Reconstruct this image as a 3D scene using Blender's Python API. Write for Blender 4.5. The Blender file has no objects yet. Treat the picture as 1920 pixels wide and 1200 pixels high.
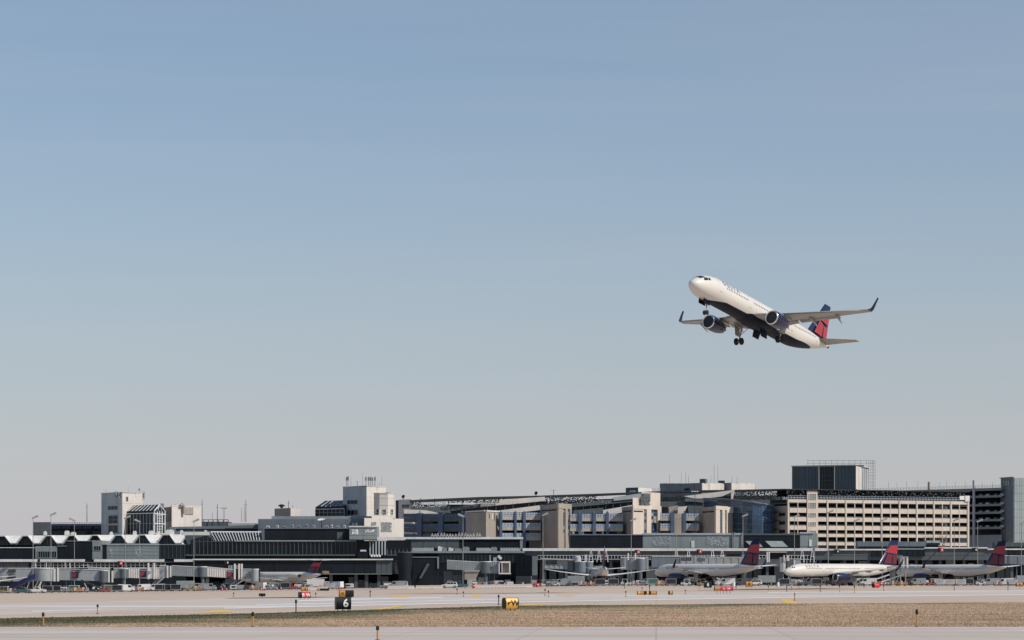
import bpy, bmesh, math, random
from mathutils import Vector, Matrix
R = math.radians
random.seed(7)
scene = bpy.context.scene
COL = scene.collection

# ---------------------------------------------------------------- camera, sky, sun, exposure
F, H, HY = 4500.0, 2.76, 1081.0          # focal length in photo pixels, eye height, horizon row
cam = bpy.data.cameras.new('camera'); camo = bpy.data.objects.new('camera', cam); COL.objects.link(camo)
camo.location = (0, 0, H); camo.rotation_euler = (R(90), 0, 0)
cam.sensor_width = 36; cam.lens = F / 1920 * 36; cam.shift_y = (HY - 600) / 1920
cam.clip_start = .5; cam.clip_end = 60000
scene.camera = camo
SUN = Vector((.66, -.34, .66)).normalized()
world = bpy.data.worlds.new('World'); scene.world = world; world.use_nodes = True
wn = world.node_tree; bg = wn.nodes['Background']
sky = wn.nodes.new('ShaderNodeTexSky'); sky.sky_type = 'NISHITA'; sky.sun_disc = False
sky.sun_elevation = math.asin(SUN.z); sky.sun_rotation = math.atan2(SUN.x, SUN.y)
sky.altitude = 1000; sky.air_density = 1.4; sky.dust_density = 1.0; sky.ozone_density = 6.0
hs = wn.nodes.new('ShaderNodeHueSaturation'); hs.inputs['Saturation'].default_value = .86
tn = wn.nodes.new('ShaderNodeMix'); tn.data_type = 'RGBA'; tn.blend_type = 'MULTIPLY'; tn.inputs['Factor'].default_value = 1; tn.inputs['B'].default_value = (.885, .965, .985, 1)
# pale dust layer thickening evenly towards the whole horizon
tc = wn.nodes.new('ShaderNodeTexCoord'); sz = wn.nodes.new('ShaderNodeSeparateXYZ'); wn.links.new(tc.outputs['Generated'], sz.inputs[0])
def wm(op, a, b=0.):
    n = wn.nodes.new('ShaderNodeMath'); n.operation = op
    for i, q in enumerate((a, b)):
        if isinstance(q, (int, float)): n.inputs[i].default_value = q
        else: wn.links.new(q, n.inputs[i])
    return n.outputs[0]
hz = wm('MULTIPLY', wm('POWER', 2.71828, wm('MULTIPLY', wm('MAXIMUM', sz.outputs['Z'], 0.), -1 / .118)), .97)
dm = wn.nodes.new('ShaderNodeMix'); dm.data_type = 'RGBA'; dm.inputs['B'].default_value = (5.32, 5.0, 5.36, 1)
wn.links.new(sky.outputs[0], hs.inputs['Color']); wn.links.new(hs.outputs[0], tn.inputs['A'])
# faint level layers of thin haze, all round
sm = wn.nodes.new('ShaderNodeMapping'); sm.inputs['Scale'].default_value = (1.2, 1.2, 26); sn = wn.nodes.new('ShaderNodeTexNoise'); sn.inputs['Scale'].default_value = 1.6; sn.inputs['Detail'].default_value = 4
wn.links.new(tc.outputs['Generated'], sm.inputs[0]); wn.links.new(sm.outputs[0], sn.inputs['Vector'])
wisp = wm('ADD', 0.0, wm('MULTIPLY', wm('MAXIMUM', wm('SUBTRACT', sn.outputs[0], .46), 0.), .55))
ly = wn.nodes.new('ShaderNodeMix'); ly.data_type = 'RGBA'; ly.inputs['B'].default_value = (5.2, 5.3, 5.5, 1); wn.links.new(wisp, ly.inputs['Factor']); wn.links.new(tn.outputs['Result'], ly.inputs['A']); wn.links.new(ly.outputs['Result'], dm.inputs['A']); wn.links.new(hz, dm.inputs['Factor']); wn.links.new(dm.outputs['Result'], bg.inputs[0])
bg.inputs[1].default_value = .093
sl = bpy.data.lights.new('sun', 'SUN'); sl.energy = 3.6; sl.angle = R(.53); sl.color = (1, .925, .82)
so = bpy.data.objects.new('sun', sl); COL.objects.link(so); so.rotation_euler = SUN.to_track_quat('Z', 'Y').to_euler()
so.location = (0, 0, 200)
vs = scene.view_settings; vs.view_transform = 'Standard'; vs.look = 'None'; vs.exposure = .12; vs.gamma = 1

# ---------------------------------------------------------------- helpers
def PX(px, D): return (px - 960) * D / F
def PZ(py, D): return H + (HY - py) * D / F
def DG(py): return H * F / (py - HY)              # distance of a ground point seen on row py
def gz(x, y):                                      # the apron falls gently away to the left
    t = min(1, max(0, (y - 330) / 320)); t = t * t * (3 - 2 * t)
    return min(0, (x - 30) * .0127) * t
def W(px, py, D): return Vector((PX(px, D), D, PZ(py, D)))

_m = {}
def M(name, col=(.5, .5, .5), rough=.6, metal=0, var=.10, scale=.6, bump=0, stretch=(1, 1, 1), spec=.5, emit=None, coat=0, grime=0):
    if name in _m: return _m[name]
    m = bpy.data.materials.new(name); m.use_nodes = True; nt = m.node_tree; b = nt.nodes['Principled BSDF']
    b.inputs['Roughness'].default_value = rough; b.inputs['Metallic'].default_value = metal
    b.inputs['Specular IOR Level'].default_value = spec
    b.inputs['Coat Weight'].default_value = coat
    if emit: b.inputs['Emission Color'].default_value = (*emit[:3], 1); b.inputs['Emission Strength'].default_value = emit[3]
    geo = nt.nodes.new('ShaderNodeTexCoord'); mp = nt.nodes.new('ShaderNodeMapping'); mp.inputs['Scale'].default_value = stretch
    nz = nt.nodes.new('ShaderNodeTexNoise'); nz.inputs['Scale'].default_value = scale; nz.inputs['Detail'].default_value = 5
    rp = nt.nodes.new('ShaderNodeValToRGB')
    lo = [max(0, c * (1 - var * 1.3)) for c in col]; hi = [min(1, c * (1 + var)) for c in col]
    rp.color_ramp.elements[0].position = .3; rp.color_ramp.elements[1].position = .7
    rp.color_ramp.elements[0].color = (*lo, 1); rp.color_ramp.elements[1].color = (*hi, 1)
    L = nt.links.new
    L(geo.outputs['Object'], mp.inputs[0]); L(mp.outputs[0], nz.inputs['Vector']); L(nz.outputs[0], rp.inputs[0]); L(rp.outputs[0], b.inputs['Base Color'])
    if grime:                                      # rain streaks and patchy weathering
        m2 = nt.nodes.new('ShaderNodeMapping'); m2.inputs['Scale'].default_value = (1, 1, .07); n2 = nt.nodes.new('ShaderNodeTexNoise'); n2.inputs['Scale'].default_value = 1.7; n2.inputs['Detail'].default_value = 4
        n3 = nt.nodes.new('ShaderNodeTexNoise'); n3.inputs['Scale'].default_value = .11; n3.inputs['Detail'].default_value = 3; ad = nt.nodes.new('ShaderNodeMath'); ad.operation = 'ADD'
        r2 = nt.nodes.new('ShaderNodeValToRGB'); r2.color_ramp.elements[0].position = .36; r2.color_ramp.elements[1].position = .62
        g0 = 1 - grime; r2.color_ramp.elements[0].color = (g0, g0, g0, 1); mx = nt.nodes.new('ShaderNodeMix'); mx.data_type = 'RGBA'; mx.blend_type = 'MULTIPLY'; mx.inputs['Factor'].default_value = 1
        hf = nt.nodes.new('ShaderNodeMath'); hf.operation = 'MULTIPLY'; hf.inputs[1].default_value = .5
        L(geo.outputs['Object'], m2.inputs[0]); L(m2.outputs[0], n2.inputs['Vector']); L(geo.outputs['Object'], n3.inputs['Vector']); L(n2.outputs[0], ad.inputs[0]); L(n3.outputs[0], ad.inputs[1]); L(ad.outputs[0], hf.inputs[0]); L(hf.outputs[0], r2.inputs[0])
        L(rp.outputs[0], mx.inputs['A']); L(r2.outputs[0], mx.inputs['B']); L(mx.outputs['Result'], b.inputs['Base Color'])
    if bump:
        bp = nt.nodes.new('ShaderNodeBump'); bp.inputs['Strength'].default_value = bump; bp.inputs['Distance'].default_value = .1
        L(nz.outputs[0], bp.inputs['Height']); L(bp.outputs[0], b.inputs['Normal'])
    _m[name] = m
    return m

WM = {}                                            # world matrix of the root each object hangs from
def thing(name, label, cat, loc=(0, 0, 0), rz=0, group=None, rot=None):
    o = bpy.data.objects.new(name, None); COL.objects.link(o)
    o.location = loc; o.rotation_euler = rot if rot else (0, 0, rz); o.empty_display_size = .5
    o['label'] = label; o['category'] = cat
    if group: o['group'] = group
    WM[o] = Matrix.Translation(Vector(loc)) @ o.rotation_euler.to_matrix().to_4x4()
    return o
def tag(o, label, cat, group=None):
    o['label'] = label; o['category'] = cat
    if group: o['group'] = group
    return o

class MB:
    def __init__(s): s.v = []; s.f = []; s.mi = []; s.cm = 0
    def add(s, vs, fs):
        n = len(s.v); s.v += [Vector(p) for p in vs]; s.f += [[i + n for i in f] for f in fs]; s.mi += [s.cm] * len(fs)
        return s
    def box(s, x0, x1, y0, y1, z0, z1):
        return s.add([(x0, y0, z0), (x1, y0, z0), (x1, y1, z0), (x0, y1, z0), (x0, y0, z1), (x1, y0, z1), (x1, y1, z1), (x0, y1, z1)],
                     [(3, 2, 1, 0), (4, 5, 6, 7), (0, 1, 5, 4), (1, 2, 6, 5), (2, 3, 7, 6), (3, 0, 4, 7)])
    def hexa(s, p):                                # 8 points, bottom loop then top loop
        return s.add(p, [(3, 2, 1, 0), (4, 5, 6, 7), (0, 1, 5, 4), (1, 2, 6, 5), (2, 3, 7, 6), (3, 0, 4, 7)])
    def prism(s, poly, z0, z1):                    # plan polygon
        n = len(poly)
        return s.add([(x, y, z0) for x, y in poly] + [(x, y, z1) for x, y in poly],
                     [list(range(n))[::-1], list(range(n, 2 * n))] + [(i, (i + 1) % n, n + (i + 1) % n, n + i) for i in range(n)])
    def extr(s, pts, d):                           # planar polygon of 3-D points pushed along d
        n = len(pts); d = Vector(d); p = [Vector(q) for q in pts]
        return s.add(p + [q + d for q in p], [list(range(n))[::-1], list(range(n, 2 * n))] + [(i, (i + 1) % n, n + (i + 1) % n, n + i) for i in range(n)])
    def loft(s, rings, cap=True, closed=True):
        n = len(rings[0]); k = len(rings); vs = [p for r in rings for p in r]; fs = []
        for j in range(k - 1):
            for i in range(n if closed else n - 1):
                a, b = j * n + i, j * n + (i + 1) % n
                fs.append((a, b, b + n, a + n))
        if cap and closed: fs += [list(range(n))[::-1], list(range((k - 1) * n, k * n))]
        return s.add(vs, fs)
    def tube(s, p0, p1, r0, r1=None, n=8):
        p0 = Vector(p0); p1 = Vector(p1); r1 = r0 if r1 is None else r1; d = (p1 - p0).normalized()
        a = d.orthogonal().normalized(); b = d.cross(a)
        rg = lambda p, r: [p + (a * math.cos(t) + b * math.sin(t)) * r for t in [2 * math.pi * i / n + math.pi / n for i in range(n)]]
        return s.loft([rg(p0, r0), rg(p1, r1)])
    def lathe(s, c, axis, prof, n=24, cap=True):   # prof: (distance along axis, radius)
        c = Vector(c); d = Vector(axis).normalized(); a = d.orthogonal().normalized(); b = d.cross(a)
        return s.loft([[c + d * t + (a * math.cos(q) + b * math.sin(q)) * r for q in [2 * math.pi * i / n for i in range(n)]] for t, r in prof], cap)
    def fbox(s, f, p0, p1, y0, y1, out=0., thick=.3):   # box on a facade, given in photo pixels
        return s.hexa(f.cor(p0, p1, y0, y1, out, thick))
    def build(s, name, mat, parent=None, smooth=False, local=False, kind=None, fix=True):
        me = bpy.data.meshes.new(name)
        o = bpy.data.objects.new(name, me)
        if parent is not None:
            wm = WM[parent]; WM[o] = wm; o.parent = parent
            v = s.v if local else [wm.inverted() @ p for p in s.v]
        else:
            # a thing that is one mesh: origin at its base
            if not local:
                c = sum((p for p in s.v), Vector()) / len(s.v); c.z = min(p.z for p in s.v)
                v = [p - c for p in s.v]; o.location = c; WM[o] = Matrix.Translation(c)
            else: v = s.v; WM[o] = Matrix()
        me.from_pydata([tuple(p) for p in v], [], s.f)
        for m in (mat if isinstance(mat, (list, tuple)) else [mat]): me.materials.append(m)
        if any(s.mi): me.polygons.foreach_set('material_index', s.mi)
        if fix:
            bm = bmesh.new(); bm.from_mesh(me); bmesh.ops.recalc_face_normals(bm, faces=bm.faces); bm.to_mesh(me); bm.free()
        if smooth:
            me.polygons.foreach_set('use_smooth', [True] * len(me.polygons))
            if smooth != 'all': me.set_sharp_from_angle(angle=R(35))
        COL.objects.link(o)
        if kind: o['kind'] = kind
        return o

def copy_tree(o, parent=None):
    c = o.copy(); COL.objects.link(c); c.parent = parent
    for ch in list(o.children): copy_tree(ch, c)
    return c
def place(proto, flag, loc, rz, label, group=None):        # first use moves the prototype itself, later uses copy it
    o = copy_tree(proto) if flag.get(proto) else proto
    flag[proto] = 1
    o.location = loc; o.rotation_euler = (0, 0, rz); o['label'] = label
    if group: o['group'] = group
    return o

class Face:                                        # a vertical facade between two plan points (photo column, distance)
    def __init__(s, pA, DA, pB, DB, ref=None):
        s.ref = ref
        s.A = Vector((PX(pA, DA), DA)); s.B = Vector((PX(pB, DB), DB)); s.t = (s.B - s.A).normalized()
        s.n = Vector((s.t.y, -s.t.x))
        if s.n.y > 0 and abs(s.n.y) > .02: s.n = -s.n
    def at(s, px):
        k = (px - 960) / F                         # ray x = k*y
        den = s.t.x - k * s.t.y
        return s.A + s.t * ((k * s.A.y - s.A.x) / den)
    def cor(s, p0, p1, y0, y1, out, thick):
        a = s.at(p0); b = s.at(p1); D = s.ref or (a.y + b.y) / 2
        z1 = PZ(y0, D); z0 = -3 if y1 is None else PZ(y1, D)
        f = s.n * out; g = s.n * (out - thick)
        P = [a + f, b + f, b + g, a + g]
        return [(q.x, q.y, z0) for q in P] + [(q.x, q.y, z1) for q in P]
    def pt(s, px, py, out=0):
        a = s.at(px); q = a + s.n * out
        return Vector((q.x, q.y, PZ(py, s.ref or a.y)))

def text_mesh(txt, size, ext=.0, bold=0):
    cu = bpy.data.curves.new('lettering', 'FONT'); cu.body = txt; cu.size = size; cu.align_x = 'CENTER'; cu.align_y = 'CENTER'
    cu.extrude = ext; cu.offset = bold; cu.resolution_u = 3
    o = bpy.data.objects.new('lettering', cu); COL.objects.link(o)
    dg = bpy.context.evaluated_depsgraph_get(); me = bpy.data.meshes.new_from_object(o.evaluated_get(dg))
    bpy.data.objects.remove(o); bpy.data.curves.remove(cu)
    return me
def lettering(name, txt, size, mat, parent, fn, ext=.01, bold=0):
    me = text_mesh(txt, size, ext, bold)
    bm = bmesh.new(); bm.from_mesh(me); bmesh.ops.triangulate(bm, faces=bm.faces)
    for _ in range(3):                             # short edges, so the letters follow a curved skin
        lg = [e for e in bm.edges if e.calc_length() > size * .16]
        if lg: bmesh.ops.subdivide_edges(bm, edges=lg, cuts=1); bmesh.ops.triangulate(bm, faces=bm.faces)
    bm.to_mesh(me); bm.free()
    for v in me.vertices: v.co = fn(v.co)
    me.materials.clear(); me.materials.append(mat); me.name = name
    o = bpy.data.objects.new(name, me); o.parent = parent; WM[o] = WM[parent]; COL.objects.link(o)
    return o

# ---------------------------------------------------------------- ground
def struct(o): o['kind'] = 'structure'; return o
def ground_mat(name, cols, sc, stretch, rough=.85, detail=8, streak=None, bump=0):
    m = bpy.data.materials.new(name); m.use_nodes = True; nt = m.node_tree; b = nt.nodes['Principled BSDF']; L = nt.links.new
    b.inputs['Roughness'].default_value = rough; b.inputs['Specular IOR Level'].default_value = .3
    g = nt.nodes.new('ShaderNodeNewGeometry')
    def noise(scale, st, rotz=0):
        mp = nt.nodes.new('ShaderNodeMapping'); mp.inputs['Scale'].default_value = st; mp.inputs['Rotation'].default_value = (0, 0, rotz)
        n = nt.nodes.new('ShaderNodeTexNoise'); n.inputs['Scale'].default_value = scale; n.inputs['Detail'].default_value = detail
        n.inputs['Roughness'].default_value = .62
        L(g.outputs['Position'], mp.inputs[0]); L(mp.outputs[0], n.inputs['Vector']); return n
    n1 = noise(sc, stretch); r1 = nt.nodes.new('ShaderNodeValToRGB')
    e = r1.color_ramp.elements; e[0].position = .32; e[1].position = .68; e[0].color = (*cols[0], 1); e[1].color = (*cols[1], 1)
    L(n1.outputs[0], r1.inputs[0]); out = r1.outputs[0]
    if streak:
        n2 = noise(streak[0], streak[1]); r2 = nt.nodes.new('ShaderNodeValToRGB'); e = r2.color_ramp.elements
        e[0].position = streak[2]; e[1].position = streak[3]; e[0].color = (0, 0, 0, 1); e[1].color = (1, 1, 1, 1)
        mx = nt.nodes.new('ShaderNodeMix'); mx.data_type = 'RGBA'
        L(n2.outputs[0], r2.inputs[0]); L(r2.outputs[0], mx.inputs['Factor']); L(out, mx.inputs['A']); mx.inputs['B'].default_value = (*streak[4], 1); out = mx.outputs['Result']
    bt = nt.nodes.new('ShaderNodeTexBrick'); bt.offset = 0; bt.inputs['Scale'].default_value = 1; bt.inputs['Brick Width'].default_value = 6.1; bt.inputs['Row Height'].default_value = 6.1; bt.inputs['Mortar Size'].default_value = .05
    bt.inputs['Color1'].default_value = (1, 1, 1, 1); bt.inputs['Color2'].default_value = (.93, .925, .92, 1); bt.inputs['Mortar'].default_value = (.80, .79, .78, 1)
    mj = nt.nodes.new('ShaderNodeMapping'); mj.inputs['Rotation'].default_value = (0, 0, .06); L(g.outputs['Position'], mj.inputs[0]); L(mj.outputs[0], bt.inputs['Vector'])
    n4 = noise(.9, (.03, .5, 1)); r4 = nt.nodes.new('ShaderNodeValToRGB'); e = r4.color_ramp.elements; e[0].position = .30; e[1].position = .48; e[0].color = (.70, .69, .68, 1)
    L(n4.outputs[0], r4.inputs[0]); ma = nt.nodes.new('ShaderNodeMix'); ma.data_type = 'RGBA'; ma.blend_type = 'MULTIPLY'; ma.inputs['Factor'].default_value = 1; mb = nt.nodes.new('ShaderNodeMix'); mb.data_type = 'RGBA'; mb.blend_type = 'MULTIPLY'; mb.inputs['Factor'].default_value = .8
    L(out, ma.inputs['A']); L(bt.outputs['Color'], ma.inputs['B']); L(ma.outputs['Result'], mb.inputs['A']); L(r4.outputs[0], mb.inputs['B']); out = mb.outputs['Result']
    L(out, b.inputs['Base Color'])
    return m
def sheet(name, pts, z, mat, sub=False):
    m = MB(); m.add([(x, y, z) for x, y in pts], [list(range(len(pts)))])
    return struct(m.build(name, mat, fix=False))
def G(px, py): D = DG(py); return (PX(px, D), D)
tan = ground_mat('tan_concrete', ((.49, .385, .30), (.60, .475, .375)), .5, (.05, .8, 1), streak=(1.0, (.012, .5, 1), .55, .72, (.36, .30, .26)))
pale = ground_mat('pale_concrete', ((.49, .425, .375), (.60, .53, .475)), .6, (.05, .5, 1), streak=(.5, (.02, .14, 1), .50, .66, (.72, .675, .63)))
grey = ground_mat('grey_concrete', ((.455, .395, .34), (.545, .48, .42)), .5, (.08, 1., 1), streak=(.8, (.012, .22, 1), .50, .66, (.62, .565, .52)))
farm = ground_mat('far_ground', ((.28, .25, .2), (.36, .32, .27)), .02, (1, 1, 1))
apm = ground_mat('apron_concrete', ((.45, .36, .30), (.56, .46, .39)), .4, (.06, .5, 1), streak=(.5, (.03, .3, 1), .5, .7, (.30, .26, .24)))
sheet('ground', [(-30000, -2000), (30000, -2000), (30000, 40000), (-30000, 40000)], -12, farm)
def field(name, y0, y1, ny, z, mat):               # ground that follows the fall of the apron
    m = MB(); xs = [-700 + 20 * i for i in range(71)]; m.loft([[(x, y0 + (y1 - y0) * j / ny, gz(x, y0 + (y1 - y0) * j / ny) + z) for x in xs] for j in range(ny + 1)], closed=False, cap=False)
    o = m.build(name, mat, fix=False, smooth='all'); return struct(o)
field('taxiway_field', 60, 640, 40, -.012, tan)
field('apron', 640, 1300, 6, -.012, apm)
sheet('near_runway', [(-400, -60), (400, -60), (400, 132.5), (-400, 132)], -.006, grey)
runway = [(-120, 20), G(-60, 1154), G(480, 1140), G(960, 1130), G(1440, 1121.5), G(1920, 1115.5), (190, 520), (260, 620), (200, 620), G(1920, 1106), G(1440, 1109.5), G(960, 1114), G(480, 1121), G(0, 1131.5), (-160, 140)]
runway = [p for p in runway if p[1] > 133 or p[0] < -60]
runway[0] = (-75, 134)
sheet('runway', runway, -.006, pale)
yel = M('yellow_paint', (.72, .46, .12), .7, var=.15, scale=2); whp = M('white_paint', (.74, .73, .72), .6, var=.12, scale=1.2)
def mark(name, pts, mat): sheet(name, [G(*p) for p in pts], .003, mat)
for q in [[(690, 1143), (715, 1143), (765, 1135.5), (745, 1135.5)], [(1460, 1124), (1480, 1123), (1498, 1132), (1475, 1132)],
          [(885, 1119.5), (900, 1119.5), (902, 1115), (888, 1115)], [(375, 1149.5), (435, 1147.5), (430, 1143.2), (402, 1143.4)],
          [(1040, 1117.3), (1075, 1116.8), (1080, 1114.6), (1050, 1115)], [(985, 1135.5), (1060, 1130.6), (1052, 1129.8), (975, 1133.6)],
          [(730, 1119.4), (770, 1119.2), (765, 1117.4), (740, 1117.6)], [(1530, 1102), (1575, 1101.6), (1570, 1100.4), (1540, 1100.6)],
          [(1690, 1100.6), (1730, 1100.2), (1726, 1098.8), (1700, 1099)], [(210, 1177.2), (235, 1176.8), (232, 1175.6), (212, 1175.8)], [(1030, 1177.6), (1090, 1177), (1086, 1175.7), (1040, 1175.9)]]:
    mark('yellow_marking', q, yel)
for q in [[(420, 1141.5), (960, 1129.6), (960, 1128.2), (420, 1139.6)], [(960, 1129.6), (1440, 1121.3), (1440, 1120.2), (960, 1128.2)], [(1440, 1121.3), (1925, 1115.2), (1925, 1114.2), (1440, 1120.2)],
          [(480, 1135), (960, 1123.5), (960, 1122.6), (480, 1133.6)], [(1440, 1111.4), (1925, 1107.9), (1925, 1107.2), (1440, 1110.4)],
          [(60, 1147), (190, 1143.4), (190, 1142.2), (60, 1145.4)], [(560, 1127.5), (830, 1120.4), (830, 1119), (560, 1125.4)]]:
    mark('white_marking', q, whp)
# verges of grass
far_edge = [(-52, 133), G(-40, 1161), G(0, 1159.5), G(240, 1155), G(480, 1150), G(720, 1142.5), G(960, 1136), G(1200, 1134), G(1440, 1132), G(1680, 1131), G(1920, 1129), (120, 297), (240, 350)]
near_edge = [(240, 133.2), (60, 132.8), (-52, 132.8)]
def grass_mat(name):
    m = bpy.data.materials.new(name); m.use_nodes = True; nt = m.node_tree; b = nt.nodes['Principled BSDF']; L = nt.links.new
    b.inputs['Roughness'].default_value = 1; b.inputs['Specular IOR Level'].default_value = .1
    g = nt.nodes.new('ShaderNodeNewGeometry'); sx = nt.nodes.new('ShaderNodeSeparateXYZ'); L(g.outputs['Position'], sx.inputs[0])
    def ns(scale, st):
        mp = nt.nodes.new('ShaderNodeMapping'); mp.inputs['Scale'].default_value = st; n = nt.nodes.new('ShaderNodeTexNoise')
        n.inputs['Scale'].default_value = scale; n.inputs['Detail'].default_value = 6; L(g.outputs['Position'], mp.inputs[0]); L(mp.outputs[0], n.inputs['Vector']); return n.outputs[0]
    def mth(op, a, c):
        n = nt.nodes.new('ShaderNodeMath'); n.operation = op
        for i, q in enumerate((a, c)):
            if isinstance(q, (int, float)): n.inputs[i].default_value = q
            else: L(q, n.inputs[i])
        return n.outputs[0]
    # the sward stays green in the damp strip along the runway and browns away from it
    yf = mth('MINIMUM', mth('ADD', mth('MULTIPLY', sx.outputs['X'], 2.3), 226), mth('ADD', mth('MULTIPLY', sx.outputs['X'], .6), 226))
    near_ = mth('SUBTRACT', 1.08, mth('MULTIPLY', mth('SUBTRACT', yf, sx.outputs['Y']), .021)); dry = mth('MULTIPLY', mth('MAXIMUM', mth('ADD', sx.outputs['X'], 14), 0), .014)
    wet = mth('ADD', mth('SUBTRACT', near_, dry), mth('MULTIPLY', mth('SUBTRACT', ns(.5, (.22, .12, 1)), .5), 1.5))
    r = nt.nodes.new('ShaderNodeValToRGB'); e = r.color_ramp.elements
    e[0].position = .0; e[0].color = (.495, .37, .265, 1); e[1].position = .85; e[1].color = (.105, .108, .062, 1)
    k = r.color_ramp.elements.new(.4); k.color = (.29, .242, .16, 1); L(wet, r.inputs[0])
    r2 = nt.nodes.new('ShaderNodeValToRGB'); e = r2.color_ramp.elements; e[0].position = .3; e[1].position = .7; e[0].color = (.86, .86, .86, 1); e[1].color = (1.1, 1.09, 1.07, 1)
    L(ns(5, (1, .4, 1)), r2.inputs[0]); mx = nt.nodes.new('ShaderNodeMix'); mx.data_type = 'RGBA'; mx.blend_type = 'MULTIPLY'; mx.inputs['Factor'].default_value = 1
    r3 = nt.nodes.new('ShaderNodeValToRGB'); e = r3.color_ramp.elements; e[0].position = .35; e[1].position = .65; e[0].color = (.78, .77, .75, 1); e[1].color = (1.12, 1.1, 1.08, 1)
    L(ns(.8, (.06, .35, 1)), r3.inputs[0]); m3 = nt.nodes.new('ShaderNodeMix'); m3.data_type = 'RGBA'; m3.blend_type = 'MULTIPLY'; m3.inputs['Factor'].default_value = 1; L(r2.outputs[0], m3.inputs['A']); L(r3.outputs[0], m3.inputs['B'])
    L(r.outputs[0], mx.inputs['A']); L(m3.outputs['Result'], mx.inputs['B']); L(mx.outputs['Result'], b.inputs['Base Color'])
    return m
gm = grass_mat('verge_grass')
sheet('grass_verge', far_edge + near_edge, -.002, gm)
def inside(poly, x, y):
    c = False; j = len(poly) - 1
    for i in range(len(poly)):
        if (poly[i][1] > y) != (poly[j][1] > y) and x < (poly[j][0] - poly[i][0]) * (y - poly[i][1]) / (poly[j][1] - poly[i][1]) + poly[i][0]: c = not c
        j = i
    return c
def tufts(name, label, poly, n, hmin, hmax, xr, yr):
    rnd = random.Random(3); m = MB(); V = []; Fc = []
    for _ in range(n):
        y = yr[0] + (yr[1] - yr[0]) * rnd.random() ** 1.3; x = rnd.uniform(*xr) * y / yr[1]
        if not inside(poly, x, y + abs(rnd.gauss(0, .22)) * (1 if y < 135 else -3)): continue
        h = rnd.uniform(hmin, hmax)
        for k in range(2):
            a = rnd.uniform(0, 3.14); w = rnd.uniform(.012, .04); dx, dy = math.cos(a) * w, math.sin(a) * w; tx, ty = rnd.uniform(-.05, .05), rnd.uniform(-.05, .05)
            i = len(V); V += [(x - dx, y - dy, -.004), (x + dx, y + dy, -.004), (x + tx, y + ty, h)]; Fc.append((i, i + 1, i + 2))
    me = bpy.data.meshes.new(name); me.from_pydata(V, [], Fc); me.materials.append(gm); o = bpy.data.objects.new(name, me); COL.objects.link(o)
    o['kind'] = 'stuff'; tag(o, label, 'grass')
tufts('grass', 'dry brown and green grass of the wide verge between the runways', far_edge + near_edge, 170000, .02, .055, (-62, 62), (132.0, 264))
for i, (pts, lab) in enumerate([([(418, 1122.4), (560, 1121.6), (620, 1119.8), (700, 1118.9), (560, 1119.5), (440, 1121)], 'thin strip of short dark grass behind the pair of round black lamps'),
                   ([(1300, 1107), (1420, 1106), (1560, 1104.6), (1615, 1104.4), (1540, 1103.1), (1400, 1104.3), (1330, 1106.2)], 'thin strip of dark grass under the row of red and black signs')]):
    poly = [G(*p) for p in pts]
    sheet('grass_strip', poly, .001, gm)

# ---------------------------------------------------------------- airliners (local frame: x aft from the nose, y starboard, z up)
pw = M('aircraft_white', (.67, .625, .565), .3, var=.05, scale=.5, coat=.2, stretch=(.25, 1, 1))
navy = M('aircraft_navy', (.007, .012, .048), .3, var=.08, scale=.4, coat=.15)
bellyn = M('aircraft_belly_navy', (.002, .004, .013), .5, var=.1, scale=.4, spec=.12)
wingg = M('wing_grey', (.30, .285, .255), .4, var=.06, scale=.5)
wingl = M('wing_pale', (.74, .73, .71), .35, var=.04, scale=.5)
chrome = M('bare_metal', (.80, .80, .80), .22, metal=1, var=.04)
dkm = M('dark_metal', (.03, .032, .035), .5, var=.2)
fanm = M('fan_blades', (.012, .013, .016), .4, var=.3, scale=6)
tyre = M('tyre_rubber', (.012, .012, .012), .85, var=.2)
strutm = M('strut_grey', (.42, .42, .42), .4, metal=.4)
glassd = M('dark_glass', (.012, .014, .017), .08, var=.1)
redb = M('bright_red', (.36, .024, .034), .35, var=.05); redd = M('deep_red', (.13, .014, .025), .35, var=.06)
cabw = M('cabin_window_glass', (.09, .085, .085), .2, var=.2); wlm = M('winglet_navy', (.006, .010, .035), .35, var=.08, spec=.3); letn = M('letter_navy', (.16, .17, .23), .4, var=.05)

def airfoil(n=9, t=.12):                            # closed loop (x/c, z/c), upper from TE to LE then lower
    up = []
    for i in range(n + 1):
        x = (1 - math.cos(math.pi * i / n)) / 2
        y = 5 * t * (.2969 * math.sqrt(x) - .126 * x - .3516 * x * x + .2843 * x ** 3 - .1036 * x ** 4)
        up.append((x, y))
    return [(x, y + .015 * math.sin(math.pi * x)) for x, y in up[::-1]] + [(x, -y * .75 + .015 * math.sin(math.pi * x)) for x, y in up[1:-1]]
def wing_loft(secs, sgn):                           # secs: (y, xLE, chord, z, t/c, normal tilt from vertical)
    rings = []
    for (y, xl, c, z, t, cant) in secs:
        nz, ny = math.cos(cant), -math.sin(cant)
        rings.append([(xl + u * c, sgn * (y + w * c * ny), z + w * c * nz) for u, w in airfoil(9, t)])
    return rings

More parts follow.
